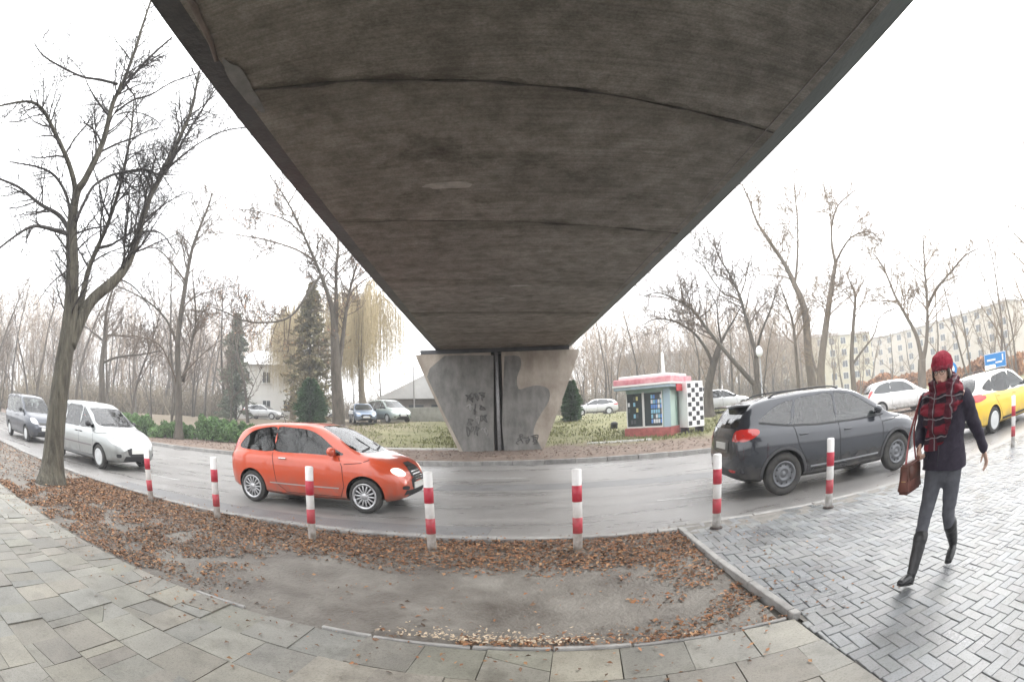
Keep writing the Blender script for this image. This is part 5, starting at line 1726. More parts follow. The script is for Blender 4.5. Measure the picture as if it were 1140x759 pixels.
pixel_tree('bare_tree', 'bare tree with a bent crown just right of the kiosk', (789, 468), 31, [
 ([(789, 466), (789, 448), (789, 432), (793, 412), (798, 395), (802, 383)], .40, .18, (0, 0)),
 ([(802, 383), (810, 368), (818, 355), (826, 340)], .11, .03, (0, 1.5)),
 ([(794, 405), (786, 388), (776, 374), (764, 364), (748, 357), (730, 355), (715, 362)], .13, .02, (0, -1)),
 ([(803, 380), (800, 360), (798, 340), (790, 325)], .08, .02, (0, -1))], .4, 15, level=2, density=2.48, lmax=3.4, group=mid)
pixel_tree('bare_tree', 'bare tree leaning left over the kiosk with upright second stem', (845, 455), 29, [
 ([(846, 452), (845, 440), (842, 428)], .42, .30, (0, 0)),
 ([(842, 430), (826, 412), (810, 394), (792, 372), (780, 356), (770, 344), (754, 334), (733, 326), (716, 330)], .17, .02, (0, -1.5)),
 ([(843, 430), (842, 396), (838, 380), (833, 362), (825, 333), (819, 318), (812, 304), (800, 284), (795, 262)], .17, .03, (0, 1)),
 ([(841, 398), (848, 370), (858, 345), (864, 325)], .10, .03, (0, -1)),
 ([(826, 336), (816, 330), (806, 327), (793, 311), (784, 297), (762, 282), (740, 272)], .07, .015, (.6, 2)),
 ([(778, 354), (790, 345), (800, 330)], .05, .015, (-.5, -2))], .4, 16, level=2, density=2.48, lmax=3.4, group=mid)
pixel_tree('bare_tree', 'tall bare tree with a long stem leaning left above the grey car', (900, 445), 31, [
 ([(906, 446), (904, 424), (900, 395), (897, 352), (892, 333), (885, 317), (876, 298), (866, 282), (844, 249), (834, 222), (826, 205)], .36, .04, (0, 0)),
 ([(885, 318), (888, 285), (888, 248), (885, 215), (884, 190)], .10, .03, (0, 1)),
 ([(890, 440), (887, 400), (883, 361), (877, 340), (868, 316)], .14, .03, (0, -1.5)),
 ([(866, 284), (872, 275), (868, 255)], .05, .02, (0, 1)),
 ([(844, 250), (846, 235), (842, 205)], .04, .015, (0, 1))], .3, 17, level=2, density=2.34, lmax=3.2, group=mid, mats=(m_barkp, m_twigp))
pixel_tree('bare_tree', 'tall bare tree forking high with a drooping right crown', (915, 445), 28, [
 ([(916, 445), (914, 420), (916, 390), (922, 345), (926, 318), (930, 293)], .30, .12, (0, 0)),
 ([(930, 293), (926, 272), (926, 250), (931, 233), (937, 224), (952, 212)], .10, .03, (0, .8)),
 ([(930, 293), (938, 277), (948, 264), (965, 258), (978, 266), (984, 284)], .08, .015, (0, -1)),
 ([(945, 268), (952, 250), (965, 240), (975, 236)], .05, .015, (0, -1.5)),
 ([(914, 425), (905, 400), (902, 370)], .12, .03, (0, 1))], .3, 18, level=2, density=3.00, lmax=3.0, group=mid, mats=(m_barkp, m_twigp), droop=.05)
pixel_tree('bare_tree', 'slender bare tree with a forked top left of the long block', (951, 445), 30, [
 ([(952, 446), (950, 425), (948, 398), (950, 360), (952, 330), (948, 318), (942, 304)], .22, .03, (0, 0)),
 ([(952, 332), (957, 320), (964, 308)], .07, .02, (0, -1)),
 ([(950, 404), (960, 390), (972, 374), (980, 352), (998, 342)], .09, .02, (0, 1))], .3, 19, level=2, density=2.00, lmax=2.5, group=mid, mats=(m_barkp, m_twigp))
pixel_tree('bare_tree', 'bare tree rising in a V directly behind the woman', (1027, 440), 24, [
 ([(1027, 446), (1026, 420), (1026, 400)], .26, .22, (0, 0)),
 ([(1026, 402), (1020, 374), (1008, 351), (996, 329), (984, 300), (972, 282)], .14, .03, (0, .8)),
 ([(1027, 402), (1031, 380), (1032, 342), (1029, 300), (1027, 262)], .14, .03, (0, -.6)),
 ([(1032, 342), (1042, 322), (1058, 303), (1074, 285), (1090, 276)], .10, .02, (0, -1)),
 ([(1028, 300), (1040, 280), (1050, 262)], .05, .015, (0, 1))], .3, 20, level=2, density=3.00, lmax=2.8, group=mid, mats=(m_barkp, m_twigp), droop=.04)

# prototypes for the background
def proto_tree(seed, h=13, r0=.2, stems=1, level=2, dens=1.15, mats=None, spread_=.9, droop=0, label='', group='', straight=.12, name='bare_tree'):
    r = random.Random(seed)
    MINR[0] = .022
    root = thing(name, label, 'tree', (0, 0, -50), 0, group)
    T, C = Tubes(), Tubes()
    for s_ in range(stems):
        d = Vector((r.gauss(0, .12 + .15 * (stems > 1)), r.gauss(0, .12 + .15 * (stems > 1)), 1))
        n = 9
        hh = h * r.uniform(.85, 1)
        P = limb_path(r, Vector((r.gauss(0, .1), r.gauss(0, .1), -.3)), d, hh, n, straight, .04)
        R = [r0 * (1 - .9 * (i / n) ** .9) / (1 + .25 * (stems - 1)) for i in range(n + 1)]
        T.tube(P, R, 6)
        for i in range(9):
            t = r.uniform(.22, .95)
            f = t * n; j = min(int(f), n - 1)
            p = P[j].lerp(P[j + 1], f - j)
            a = r.random() * 2 * PI
            up = r.uniform(.5, 1.3)
            dd = Vector((math.cos(a), math.sin(a), up))
            L = hh * r.uniform(.2, .4) * (1.25 - t)  + .8
            lp_ = limb_path(r, p, dd, L, 5, .16, .08)
            rr = max(.03, R[j] * .5)
            lr = [rr * (1 - .8 * q / 5) for q in range(6)]
            C.tube(lp_, lr, 4, cap=False)
            twigs(C, r, lp_, lr, level - 1, L * .5, dens, .06, 3, spread_, droop)
        twigs(C, r, P[5:], R[5:], level - 1, 2.0, dens, .06, 3, spread_, droop)
    mats = mats or (m_bark, m_twig)
    T.build('trunk', mats[0], root)
    C.build('crown', mats[1], root)
    return root
protos = {}
GL, GR, GM = 'bare trees of the woodland on the left', 'bare trees of the park on the right', 'bare trees behind the lawn and kiosk'
LBL = {GL: 'thin bare woodland tree far behind the vans on the left', GR: 'pale bare park tree far behind the grey car and taxi', GM: 'bare tree far back behind the lawn beyond the pier'}
protos[GL] = [proto_tree(31, 12, .17, 1), proto_tree(32, 10, .13, 2), proto_tree(33, 13, .2, 1, dens=1.0), proto_tree(37, 8, .1, 3)]
protos[GR] = [proto_tree(41, 12, .17, 1, mats=(m_barkp, m_twigp)), proto_tree(42, 11, .15, 2, mats=(m_barkp, m_twigp)), proto_tree(43, 13, .2, 1, dens=1.05, mats=(m_barkp, m_twigp))]
protos[GM] = [proto_tree(51, 12, .17, 1, mats=(m_bark, m_twigp)), proto_tree(52, 10, .14, 3, mats=(m_bark, m_twigp), dens=1.0)]
rt = random.Random(99)
def scatter(grp, spots):
    used = set()
    for x, y, sc in spots:
        pi_ = rt.randrange(len(protos[grp]))
        pr = protos[grp][pi_]
        o = pr if pi_ not in used else copy_tree(pr)
        used.add(pi_)
        o.location = (x, y, terrain_z(x, y) - .05)
        o.scale = (sc, sc, sc * rt.uniform(.9, 1.1))
        o.rotation_euler = (rt.gauss(0, .04), rt.gauss(0, .04), rt.random() * 6.3)
        tag(o, LBL[grp], 'tree', grp)
    for i, pr in enumerate(protos[grp]):
        if i not in used:
            for ch in [k for k in COL.objects if k.parent == pr]: bpy.data.objects.remove(ch)
            bpy.data.objects.remove(pr)
def azspots(n, az0, az1, d0, d1, s0, s1):
    out = []
    for i in range(n):
        az = math.radians(az0 + (az1 - az0) * (i + rt.random()) / n)
        d = rt.uniform(d0, d1)
        out.append((math.sin(az) * d, math.cos(az) * d, rt.uniform(s0, s1)))
    return out
scatter(GL, azspots(26, -76, -30, 38, 58, .9, 1.3) + azspots(34, -78, -28, 58, 90, 1.0, 1.5))
scatter(GM, azspots(8, -30, -9, 60, 90, .7, 1.0) + azspots(12, 7.5, 30, 42, 60, .75, 1.05) + azspots(14, 7, 32, 60, 90, .95, 1.3))
scatter(GR, azspots(9, 31, 52, 42, 70, .7, 1.0) + azspots(8, 54, 76, 28, 45, .7, 1.0) + azspots(7, 60, 78, 22, 34, .8, 1.1))

# two darker, bluish bare trees at the right edge
# willow -------------------------------------------------------------
m_wil = M('willow_shoots', (.40, .325, .19), .85, island=.3)
m_wilt = M('willow_bark', (.16, .13, .09), .9, var=.3, vscale=5)
def willow(p, h, rad, n, label):
    r = random.Random(61)
    z = terrain_z(p.x, p.y)
    root = thing('willow_tree', label, 'tree', (p.x, p.y, z))
    T, C, S = Tubes(), Tubes(), Tubes()
    T.tube(catmull([Vector((0, 0, -.3)), Vector((.15, 0, 1.5)), Vector((0, .1, 3.4)), Vector((.1, 0, h * .6))], 4), [.42 - .02 * i for i in range(13)], 9)
    ends = []
    for i in range(26):
        a = r.random() * 2 * PI
        rr_ = rad * r.uniform(.3, .9)
        st = Vector((0, 0, h * r.uniform(.35, .6)))
        mid_ = Vector((math.cos(a) * rr_ * .5, math.sin(a) * rr_ * .5, h * r.uniform(.78, .98)))
        en = Vector((math.cos(a) * rr_, math.sin(a) * rr_, h * r.uniform(.68, .92)))
        P = catmull([st, mid_, en], 5)
        C.tube(P, [.10 - .0085 * q for q in range(len(P))], 5)
        ends += P[3:]
    for i in range(n):
        p_ = r.choice(ends) + Vector((r.gauss(0, .22), r.gauss(0, .22), r.uniform(-.2, .3)))
        L = r.uniform(.35, .9) * p_.z * .8
        k = 6
        q = [p_]
        out = Vector((p_.x, p_.y, 0)) * .02
        for j in range(k):
            q.append(q[-1] + Vector((r.gauss(0, .04), r.gauss(0, .04), -L / k)) + out * (1 - j / k))
        S.tube(q, [.011, .010, .009, .008, .007, .006, .005], 3, cap=False)
        for j in range(1, k):
            for _ in range(2):
                c = q[j] + rvec(r) * .05
                a = Vector((r.gauss(0, .3), r.gauss(0, .3), -1)).normalized(); b_ = a.orthogonal().normalized()
                S.quad(c, a * .055, b_ * .011)
    T.build('trunk', m_wilt, root); C.build('branches', m_wilt, root); S.build('hanging_shoots', m_wil, root, False)
p = at(402, 455, 43); willow(p, 12.4, 6.2, 2300, 'yellow weeping willow behind the many-stemmed bare tree')
p = at(325, 455, 50); 
w2 = willow(p, 12.0, 4.6, 1100, 'smaller yellow weeping willow left of the brown conifer')

# conifers and evergreens -------------------------------------------
def needles(name, label, p, h, rad, n, cols, prof, cat='tree', size=.22, z0=.4, trunk=True, group=None, seed=5, flat=.35):
    r = random.Random(seed)
    z = terrain_z(p.x, p.y)
    root = thing(name, label, cat, (p.x, p.y, z), 0, group)
    if trunk:
        T = Tubes(); T.tube([Vector((0, 0, -.3)), Vector((0, 0, h * .5)), Vector((0, 0, h * .97))], [.16, .1, .02], 7); T.build('trunk', m_bark, root)
    K = Tubes()
    if trunk and h > 5:
        nb = n // 26
        for i in range(nb):
            t = r.random() ** .85
            zz = z0 + (h - z0) * t
            a = r.random() * 2 * PI
            R = rad * prof(t) * r.uniform(.55, 1.25) + .12
            dr = r.uniform(-.35, .15)
            for q in range(26):
                u = r.random() ** .6
                c = Vector((math.cos(a) * R * u, math.sin(a) * R * u, zz + R * u * dr)) + rvec(r) * (.07 + .16 * (1 - u))
                d = Vector((math.cos(a), math.sin(a), dr)) + rvec(r) * .9
                d.normalize(); sd = d.cross(rvec(r)).normalized()
                s_ = size * r.uniform(.35, .8)
                K.quad(c, d * s_, sd * s_ * .22)
        n = 0
    for i in range(n):
        t = r.random() ** .8
        zz = z0 + (h - z0) * t
        R = rad * prof(t)
        a = r.random() * 2 * PI
        lump = .62 + .75 * noise.noise(Vector((math.cos(a) * 2, math.sin(a) * 2, zz * 1.1 + seed)))
        rr_ = R * lump * (r.random() ** .35)
        c = Vector((math.cos(a) * rr_, math.sin(a) * rr_, zz))
        out = Vector((math.cos(a), math.sin(a), r.uniform(-.5, .35))).normalized()
        side = out.cross(rvec(r)).normalized()
        s_ = size * r.uniform(.6, 1.3)
        for q in range(3):
            d = (out + rvec(r) * .45).normalized()
            sd = d.cross(rvec(r)).normalized()
            K.quad(c + d * s_ * .6, d * s_, sd * s_ * flat * .35)
    K.build('foliage', cols, root, False)
    return root
m_con1 = M('brownish_conifer', (.12, .125, .06), .85, island=.5, col2=(.24, .18, .10), vscale=1.0)
m_con2 = M('greygreen_conifer', (.13, .15, .10), .85, island=.5)
m_ever = M('evergreen_dark', (.05, .10, .04), .8, island=.5)
m_jun = M('juniper', (.075, .15, .05), .8, island=.5, col2=(.15, .24, .09), vscale=1.5)
needles('conifer', 'tall brown-green conifer behind the dark evergreen bush', at(345, 455, 38), 10.8, 2.5, 13000, m_con1, lambda t: (1 - t) ** .7 * (1 if t > .1 else .8), seed=6, size=.26)
needles('conifer', 'slender grey-green conifer beside the white villa', at(262, 450, 46), 9.6, 2.1, 8500, m_con2, lambda t: (1 - t) ** .55 * (.75 + .25 * math.sin(t * 20)), seed=8, size=.28)
needles('evergreen_bush', 'dark green evergreen bush at the foot of the brown conifer', at(346, 462, 31), 3.4, 1.15, 5000, m_ever, lambda t: (math.sin(PI * min(1, t * .75 + .25))) ** .7, cat='bush', seed=9, size=.16, z0=.1)
needles('evergreen_bush', 'dark rounded evergreen beside the parked silver car', at(636, 462, 33), 2.6, .95, 3500, m_ever, lambda t: (1 - t) ** .5, cat='bush', seed=10, size=.15, z0=.05)
def juniper(label, px, py, d, rx, ry, h, n, seed):
    r = random.Random(seed)
    p = at(px, py, d)
    z = terrain_z(p.x, p.y)
    root = thing('juniper_bush', label, 'bush', (p.x, p.y, z), math.atan2(p.x, -p.y) * 0 + ROADROT)
    K = Tubes(); T = Tubes()
    heads = [(Vector((r.uniform(-1, 1) * rx * .85, r.uniform(-1, 1) * ry * .8, 0)), r.uniform(.6, 1) * h) for _ in range(26)]
    for hp, hh in heads:
        a = r.random() * 6.3
        tip = hp + Vector((math.cos(a) * .95, math.sin(a) * .7, hh * (.55 + .45 * (1 - abs(hp.x) / rx))))
        T.tube([hp * .6 + Vector((0, 0, -.1)), hp + Vector((0, 0, hh * .4)), tip], [.04, .03, .01], 4)
        for i in range(n // 26):
            t = r.random() ** .7
            c = hp.lerp(tip, t) + rvec(r) * (.42 * (1.1 - t * .7))
            if c.z < .02: c.z = r.uniform(.02, .2)
            d_ = ((tip - hp) * .5 + rvec(r) * 1.1 + Vector((0, 0, .1))).normalized()
            sd = d_.cross(rvec(r)).normalized()
            s_ = r.uniform(.05, .11)
            K.quad(c, d_ * s_, sd * s_ * .3)
    T.build('stems', m_bark, root); K.build('foliage', m_jun, root, False)
juniper('spreading green juniper bush left of the slim bare tree', 160, 471, 29.5, 2.6, 1.4, 1.35, 15000, 71)
juniper('spreading green juniper bush right of the slim bare tree', 244, 473, 28.0, 2.9, 1.4, 1.35, 16000, 72)

# rusty clipped hedge before the long block
def hedge(label, a, b, h, w_, mat, n, seed):
    r = random.Random(seed)
    d = b - a
    L = math.hypot(d.x, d.y)
    root = thing('hedge', label, 'hedge', (a.x, a.y, .1), math.atan2(d.y, d.x))
    K = Tubes()
    for i in range(n):
        c = Vector((r.uniform(0, L), r.uniform(-w_, w_), h * r.random() ** .6))
        c.z *= .85 + .3 * noise.noise(Vector((c.x * .3, 0, seed)))
        d_ = rvec(r); sd = d_.orthogonal().normalized(); s_ = r.uniform(.1, .28)
        K.quad(c, d_ * s_, sd * s_ * .4)
    K.build('foliage', mat, root, False)
m_rust = M('rusty_leaves', (.36, .19, .10), .85, island=.4)
a_, b_ = at(955, 440, 62), at(1140, 425, 46)
hedge('rust brown leafless hedge below the long cream block', a_, b_, 2.3, .8, m_rust, 9000, 4)
hedge('dull green hedge at the back of the right park', at(805, 440, 60), at(895, 440, 62), 1.6, .6, m_con2, 2500, 5)
# far twiggy mass that closes the view
def far_wood(label, az0, az1, d, h, n, mats, seed):
    r = random.Random(seed)
    T = Tubes()
    for i in range(n):
        az = math.radians(r.uniform(az0, az1)); dd = d * r.uniform(.9, 1.25)
        b = Vector((math.sin(az) * dd, math.cos(az) * dd, 0)); b.z = terrain_z(b.x, b.y) - .2
        H = h * r.uniform(.6, 1.1)
        P = limb_path(r, b, Vector((r.gauss(0, .1), r.gauss(0, .1), 1)), H, 4, .08, .02)
        T.tube(P, [r.uniform(.05, .16) * q for q in (1, .8, .6, .4, .15)], 3, cap=False)
        for k in range(15):
            t = r.uniform(.2, 1); f = t * 4; j = min(3, int(f)); p = P[j].lerp(P[j + 1], f - j)
            a = r.random() * 6.3
            q = limb_path(r, p, Vector((math.cos(a), math.sin(a), 1.2)), H * .22, 3, .2, .05)
            T.tube(q, [.035, .03, .02, .01], 3, cap=False)
            for _ in range(7):
                p2 = q[r.randrange(1, 4)]
                T.tube(limb_path(r, p2, rvec(r) + Vector((0, 0, .6)), r.uniform(.6, 1.8), 2, .2, .03), [.018, .014, .008], 3, cap=False)
    o = T.build('far_woodland', mats, None, False)
    tag(o, label, 'woodland', kind='stuff')
m_fw = M('far_twigs', (.31, .235, .165), .95, island=.4)
far_wood('hazy brown mass of bare woodland behind the left trees', -82, -26, 86, 19, 480, m_fw, 1)
far_wood('hazy pale mass of bare trees behind the kiosk and cars', 4, 36, 86, 17, 300, m_fw, 2)

def undergrowth(label, az0, az1, d0, d1, h, n, mat, seed):
    r = random.Random(seed)
    T = Tubes()
    for i in range(n):
        az = math.radians(r.uniform(az0, az1)); dd = r.uniform(d0, d1)
        hh = h * (.55 + .9 * (noise.noise(Vector((az * 14, seed, 0))) + .5)) * r.uniform(.5, 1)
        b = Vector((math.sin(az) * dd, math.cos(az) * dd, 0)); b.z = terrain_z(b.x, b.y) - .1
        P = limb_path(r, b, Vector((r.gauss(0, .45), r.gauss(0, .45), 1)), hh, 3, .2, .02)
        T.tube(P, [.05, .04, .03, .012], 3, cap=False)
        for _ in range(4):
            p = P[r.randrange(1, 4)]
            T.tube(limb_path(r, p, rvec(r) + Vector((0, 0, .5)), r.uniform(.4, 1.3), 2, .25, 0), [.03, .022, .01], 3, cap=False)
    tag(T.build('undergrowth', mat, None, False), label, 'undergrowth', kind='stuff')
m_ug = M('undergrowth_brown', (.20, .165, .115), .95, island=.5)
undergrowth('brown tangled undergrowth below the woodland on the left', -84, -24, 58, 84, 4.2, 6500, m_ug, 31)
undergrowth('brown tangled undergrowth behind the lawn and the kiosk', -24, 36, 66, 92, 4.0, 5200, m_ug, 32)
# ================================================================ GROUND LITTER
rl = random.Random(21)
def leaf_mesh(T, c, size, r, zt=.0):
    a = r.random() * 2 * PI
    d = Vector((math.cos(a), math.sin(a), r.gauss(0, .25))).normalized()
    s_ = Vector((-d.y, d.x, r.gauss(0, .35))).normalized()
    i = len(T.v)
    b = r.uniform(.0, .35) * size
    up = Vector((0, 0, 1))
    T.v += [tuple(c - d * size), tuple(c + s_ * size * .55 + up * b), tuple(c + d * size * .9), tuple(c - s_ * size * .55 + up * b)]
    T.f.append((i, i + 1, i + 2)); T.f.append((i, i + 2, i + 3))
def dens(s_, n_):
    """how thick the leaves lie on the bed"""
    k = noise.noise(Vector((s_ * .55, n_ * .9, 3))) * .5 + .5
    k2 = noise.noise(Vector((s_ * 2.4, n_ * 2.4, 9))) * .5 + .5
    near_kerb = smooth(4.35, 5.1, n_ + .25 * (k2 - .5))
    left = smooth(-2.3, -4.2, s_) if False else smooth(2.6, 4.6, -s_)
    low = (1 - smooth(3.0, 3.28, n_)) * smooth(-1.6, -.3, s_) * .75
    right = smooth(.1, 1.1, s_ + .5 * (k - .5)) * .8
    d = max(near_kerb * (.55 + .5 * k), left * (.42 + .6 * k), low, right * (.35 + .6 * k2), .05 * k2)
    bare = smooth(.5, .62, k2) * (1 - near_kerb) * .55
    return max(0, min(1, d - bare))
T1, T2, T3 = Tubes(), Tubes(), Tubes()
cnt = 0
while cnt < 115000:
    u = rl.random()
    s_ = 1.5 - 11.5 * u ** 1.05 if rl.random() < .85 else rl.uniform(-28, -8)
    n_ = rl.uniform(2.96, 5.92)
    if s_ > edge_s(n_) - .02: continue
    cnt += 1
    if rl.random() > dens(s_, n_): continue
    far = smooth(4, 12, -s_)
    z = bed_z(s_, n_) * min(1, max(0, min((n_ - 2.9) / .15, (5.9 - n_) / .1))) + rl.uniform(.004, .022)
    leaf_mesh(rl.choice((T1, T2, T2, T3) if rl.random() < smooth(1, 4, -s_) else (T1, T1, T2, T3)), rd(s_, n_, z), (.008 + .027 * rl.random() ** 2) * (1 + .4 * far), rl)
for k in range(900):                                     # strays on kerb, slabs and pavers
    q = rl.random()
    if q < .35: s_, n_, z = rl.uniform(-10, 1.2), rl.gauss(6.0, .12), .04
    elif q < .7: s_, n_, z = rl.uniform(-9, 1.4), 2.93 - abs(rl.gauss(0, .35)), .012
    elif q < .85: s_, n_, z = edge_s(4) + abs(rl.gauss(0, .5)) + .1, rl.uniform(2.8, 6), .004
    else: s_, n_, z = rl.uniform(-12, 8), rl.uniform(6.1, 6.9), RZ + .012
    if n_ > 6.05: z = RZ + .012
    leaf_mesh(rl.choice((T1, T2, T3)), rd(s_, n_, z), rl.uniform(.012, .026), rl)
m_l1 = M('leaf_rust', (.23, .105, .048), .75, island=.55)
m_l2 = M('leaf_brown', (.13, .08, .052), .8, island=.55)
m_l3 = M('leaf_tan', (.30, .17, .085), .75, island=.45)
for T, m_ in ((T1, m_l1), (T2, m_l2), (T3, m_l3)):
    o = T.build('fallen_leaves', m_, None, False)
    tag(o, {'leaf_rust': 'rust red fallen leaves strewn over the earth bed', 'leaf_brown': 'dark brown fallen leaves strewn over the earth bed', 'leaf_tan': 'pale tan fallen leaves strewn over the earth bed'}[m_.name], 'leaves', kind='stuff')
# pale chips of wood and grit along the lower edge
T = Tubes()
for k in range(420):
    s_ = rl.gauss(-.6, .45); n_ = 3.02 + abs(rl.gauss(0, .09))
    if abs(s_ + .1) > 1.35: continue
    leaf_mesh(T, rd(s_, n_, rl.uniform(.005, .02)), rl.uniform(.008, .02), rl)
tag(T.build('wood_chips', M('pale_chips', (.50, .40, .29), .8, island=.3), None, False), 'pale wood chips along the lower edge of the earth bed', 'chips', kind='stuff')
# litter on the verge across the road
T = Tubes()
for k in range(16000):
    s_ = rl.uniform(-45, 25); n_ = rl.uniform(15.8, 27)
    if n_ > 21 and rl.random() < smooth(-15, -5, s_) * .85: continue
    p = rd(s_, n_); z = terrain_z(p.x, p.y) if n_ > 20.6 else .06 + .07 * (n_ > 20.4)
    if n_ <= 20.6:
        # sheet is linear between its rows near the kerb
        z = .06 if n_ < 15.8 else (terrain_z(p.x, p.y))
    leaf_mesh(T, Vector((p.x, p.y, z + .01)), rl.uniform(.03, .06), rl)
tag(T.build('verge_leaves', m_l2, None, False), 'brown leaves scattered over the verge across the road', 'leaves', kind='stuff')
T = Tubes()
for k in range(22000):
    s_ = rl.uniform(-16, 30); n_ = 20.8 + abs(rl.gauss(0, 7))
    p = rd(s_, n_)
    if noise.noise(Vector((p.x * .25, p.y * .25, 1))) < -.05 and rl.random() < .8: continue
    z = terrain_z(p.x, p.y)
    d = Vector((rl.gauss(0, .35), rl.gauss(0, .35), 1)).normalized() * rl.uniform(.03, .09)
    a = rl.random() * 6.3
    T.quad(Vector((p.x, p.y, z + d.z * .6)), d, Vector((math.cos(a), math.sin(a), 0)) * rl.uniform(.012, .03))
tag(T.build('grass', M('grass_blades', (.17, .175, .07), .85, island=.4), None, False), 'tufts of dull green grass on the lawn across the road', 'grass', kind='stuff')
# ================================================================ WALKING WOMAN
class Blob:
    """overlapping closed lofts fused into one continuous skin"""
    def __init__(self): self.bm = bmesh.new()
    def ell(self, c, r, rot=(0, 0, 0)):
        from mathutils import Euler
        bmesh.ops.create_uvsphere(self.bm, u_segments=20, v_segments=12, radius=1,
            matrix=Matrix.Translation(c) @ Euler(rot).to_matrix().to_4x4() @ Matrix.Diagonal((r[0], r[1], r[2], 1)))
        return self
    def limb(self, pts, rad, k=14, sm=4, ref=(1, 0, 0)):
        """rad: list of r or (r along ref, r across)"""
        P = [Vector(p) for p in pts]
        R = [Vector((r, r, 0)) if not isinstance(r, tuple) else Vector((r[0], r[1], 0)) for r in rad]
        if sm:
            P, R = catmull(P, sm), catmull(R, sm)
        # rounded ends
        def end(p, d, r, first):
            out = []
            for a in (80, 55, 28):
                c_, s_ = math.cos(math.radians(a)), math.sin(math.radians(a))
                m_ = min(r.x, r.y)
                out.append((p + d * m_ * s_, r * c_))
            return out
        d0, d1 = (P[0] - P[1]).normalized(), (P[-1] - P[-2]).normalized()
        L = end(P[0], d0, R[0], True) + list(zip(P, R)) + list(reversed(end(P[-1], d1, R[-1], False)))
        rings = []
        ref = Vector(ref)
        for i, (p, r) in enumerate(L):
            a_, b_ = L[max(0, i - 1)][0], L[min(len(L) - 1, i + 1)][0]
            t = (b_ - a_).normalized()
            x = (ref - t * ref.dot(t)).normalized()
            y = t.cross(x)
            rings.append([self.bm.verts.new(p + x * r.x * math.cos(2 * PI * j / k) + y * r.y * math.sin(2 * PI * j / k)) for j in range(k)])
        fs = []
        for a_, b_ in zip(rings, rings[1:]):
            for j in range(k): fs.append(self.bm.faces.new((a_[j], a_[(j + 1) % k], b_[(j + 1) % k], b_[j])))
        fs.append(self.bm.faces.new(rings[0])); fs.append(self.bm.faces.new(rings[-1]))
        bmesh.ops.recalc_face_normals(self.bm, faces=fs)
        return self
    def build(self, name, mat, parent, vox=.008, it=3, disp=None, hem=None):
        me = bpy.data.meshes.new('t'); self.bm.to_mesh(me); self.bm.free()
        o = bpy.data.objects.new('t', me); COL.objects.link(o)
        md = o.modifiers.new('r', 'REMESH'); md.mode = 'VOXEL'; md.voxel_size = vox
        if it:
            ms = o.modifiers.new('s', 'SMOOTH'); ms.iterations = it; ms.factor = .5
        dg = bpy.context.evaluated_depsgraph_get(); dg.update()
        res = bpy.data.meshes.new_from_object(o.evaluated_get(dg))
        bpy.data.objects.remove(o)
        if disp:
            amp, fn = disp
            res.calc_loop_triangles() if False else None
            nr = [v.normal.copy() for v in res.vertices]
            for v, n_ in zip(res.vertices, nr):
                v.co = v.co + n_ * amp * fn(v.co)
        if hem:
            for v in res.vertices:
                hz_ = hem + .008 * math.sin(v.co.x * 14 + v.co.y * 9)
                if v.co.z < hz_ and abs(v.co.x) < .26 and abs(v.co.y) < .2: v.co.z = hz_ + (v.co.z - hz_) * .06
        res.name = name
        res.materials.clear(); res.materials.append(mat)
        res.polygons.foreach_set('use_smooth', [True] * len(res.polygons))
        ob = bpy.data.objects.new(name, res); COL.objects.link(ob); ob.parent = parent
        return ob
def wrinkle(sc, seed, st=(1, 1, 1)):
    return lambda c: noise.noise(Vector((c.x * sc * st[0] + seed, c.y * sc * st[1], c.z * sc * st[2])))

WP = gnd(1013, 656) * .5 + gnd(1045, 620) * .5
WP += Vector((.045, -.03, 0)); WP.z = 0
woman = thing('person', 'woman in red knit hat and plaid scarf striding over the pavers in a dark coat', 'person', WP, math.radians(108))
m_skin = M('skin', (.58, .38, .30), .5, var=.06, vscale=20)
m_coat = M('dark_coat', (.015, .011, .022), .85, col2=(.034, .026, .044), vscale=18, bump=.004, bscale=60)
m_jean = M('grey_jeans', (.06, .062, .074), .85, col2=(.11, .112, .128), vscale=9, bump=.002, bscale=200)
m_boot = M('black_boots', (.009, .009, .01), .4, col2=(.02, .02, .021), vscale=12, bump=.003, bscale=40)
m_hat = M('red_knit', (.24, .010, .028), .9, col2=(.40, .03, .06), vscale=26, bump=.012, bscale=70)
m_hair = M('dark_hair', (.035, .022, .018), .6)
# plaid scarf
ms = bpy.data.materials.new('plaid_wool'); ms.use_nodes = True
t = ms.node_tree; b = t.nodes['Principled BSDF']; b.inputs['Roughness'].default_value = .95
tc = t.nodes.new('ShaderNodeTexCoord')
def band(axis, scale, lo, hi, off=0):
    sp_ = t.nodes.new('ShaderNodeSeparateXYZ')
    dn = t.nodes.new('ShaderNodeTexNoise'); dn.inputs['Scale'].default_value = 7; t.links.new(tc.outputs['Object'], dn.inputs['Vector'])
    vs1 = t.nodes.new('ShaderNodeVectorMath'); vs1.operation = 'SCALE'; vs1.inputs['Scale'].default_value = .07; t.links.new(dn.outputs['Color'], vs1.inputs[0])
    va = t.nodes.new('ShaderNodeVectorMath'); t.links.new(tc.outputs['Object'], va.inputs[0]); t.links.new(vs1.outputs[0], va.inputs[1])
    t.links.new(va.outputs[0], sp_.inputs[0])
    src = sp_.outputs[axis]
    s1 = t.nodes.new('ShaderNodeMath'); s1.operation = 'MULTIPLY_ADD'; s1.inputs[1].default_value = scale; s1.inputs[2].default_value = off; t.links.new(src, s1.inputs[0])
    s2 = t.nodes.new('ShaderNodeMath'); s2.operation = 'FRACT'; t.links.new(s1.outputs[0], s2.inputs[0])
    q = t.nodes.new('ShaderNodeMapRange'); q.interpolation_type = 'SMOOTHSTEP'
    q.inputs[1].default_value = lo; q.inputs[2].default_value = hi
    t.links.new(s2.outputs[0], q.inputs[0]); return q.outputs[0]
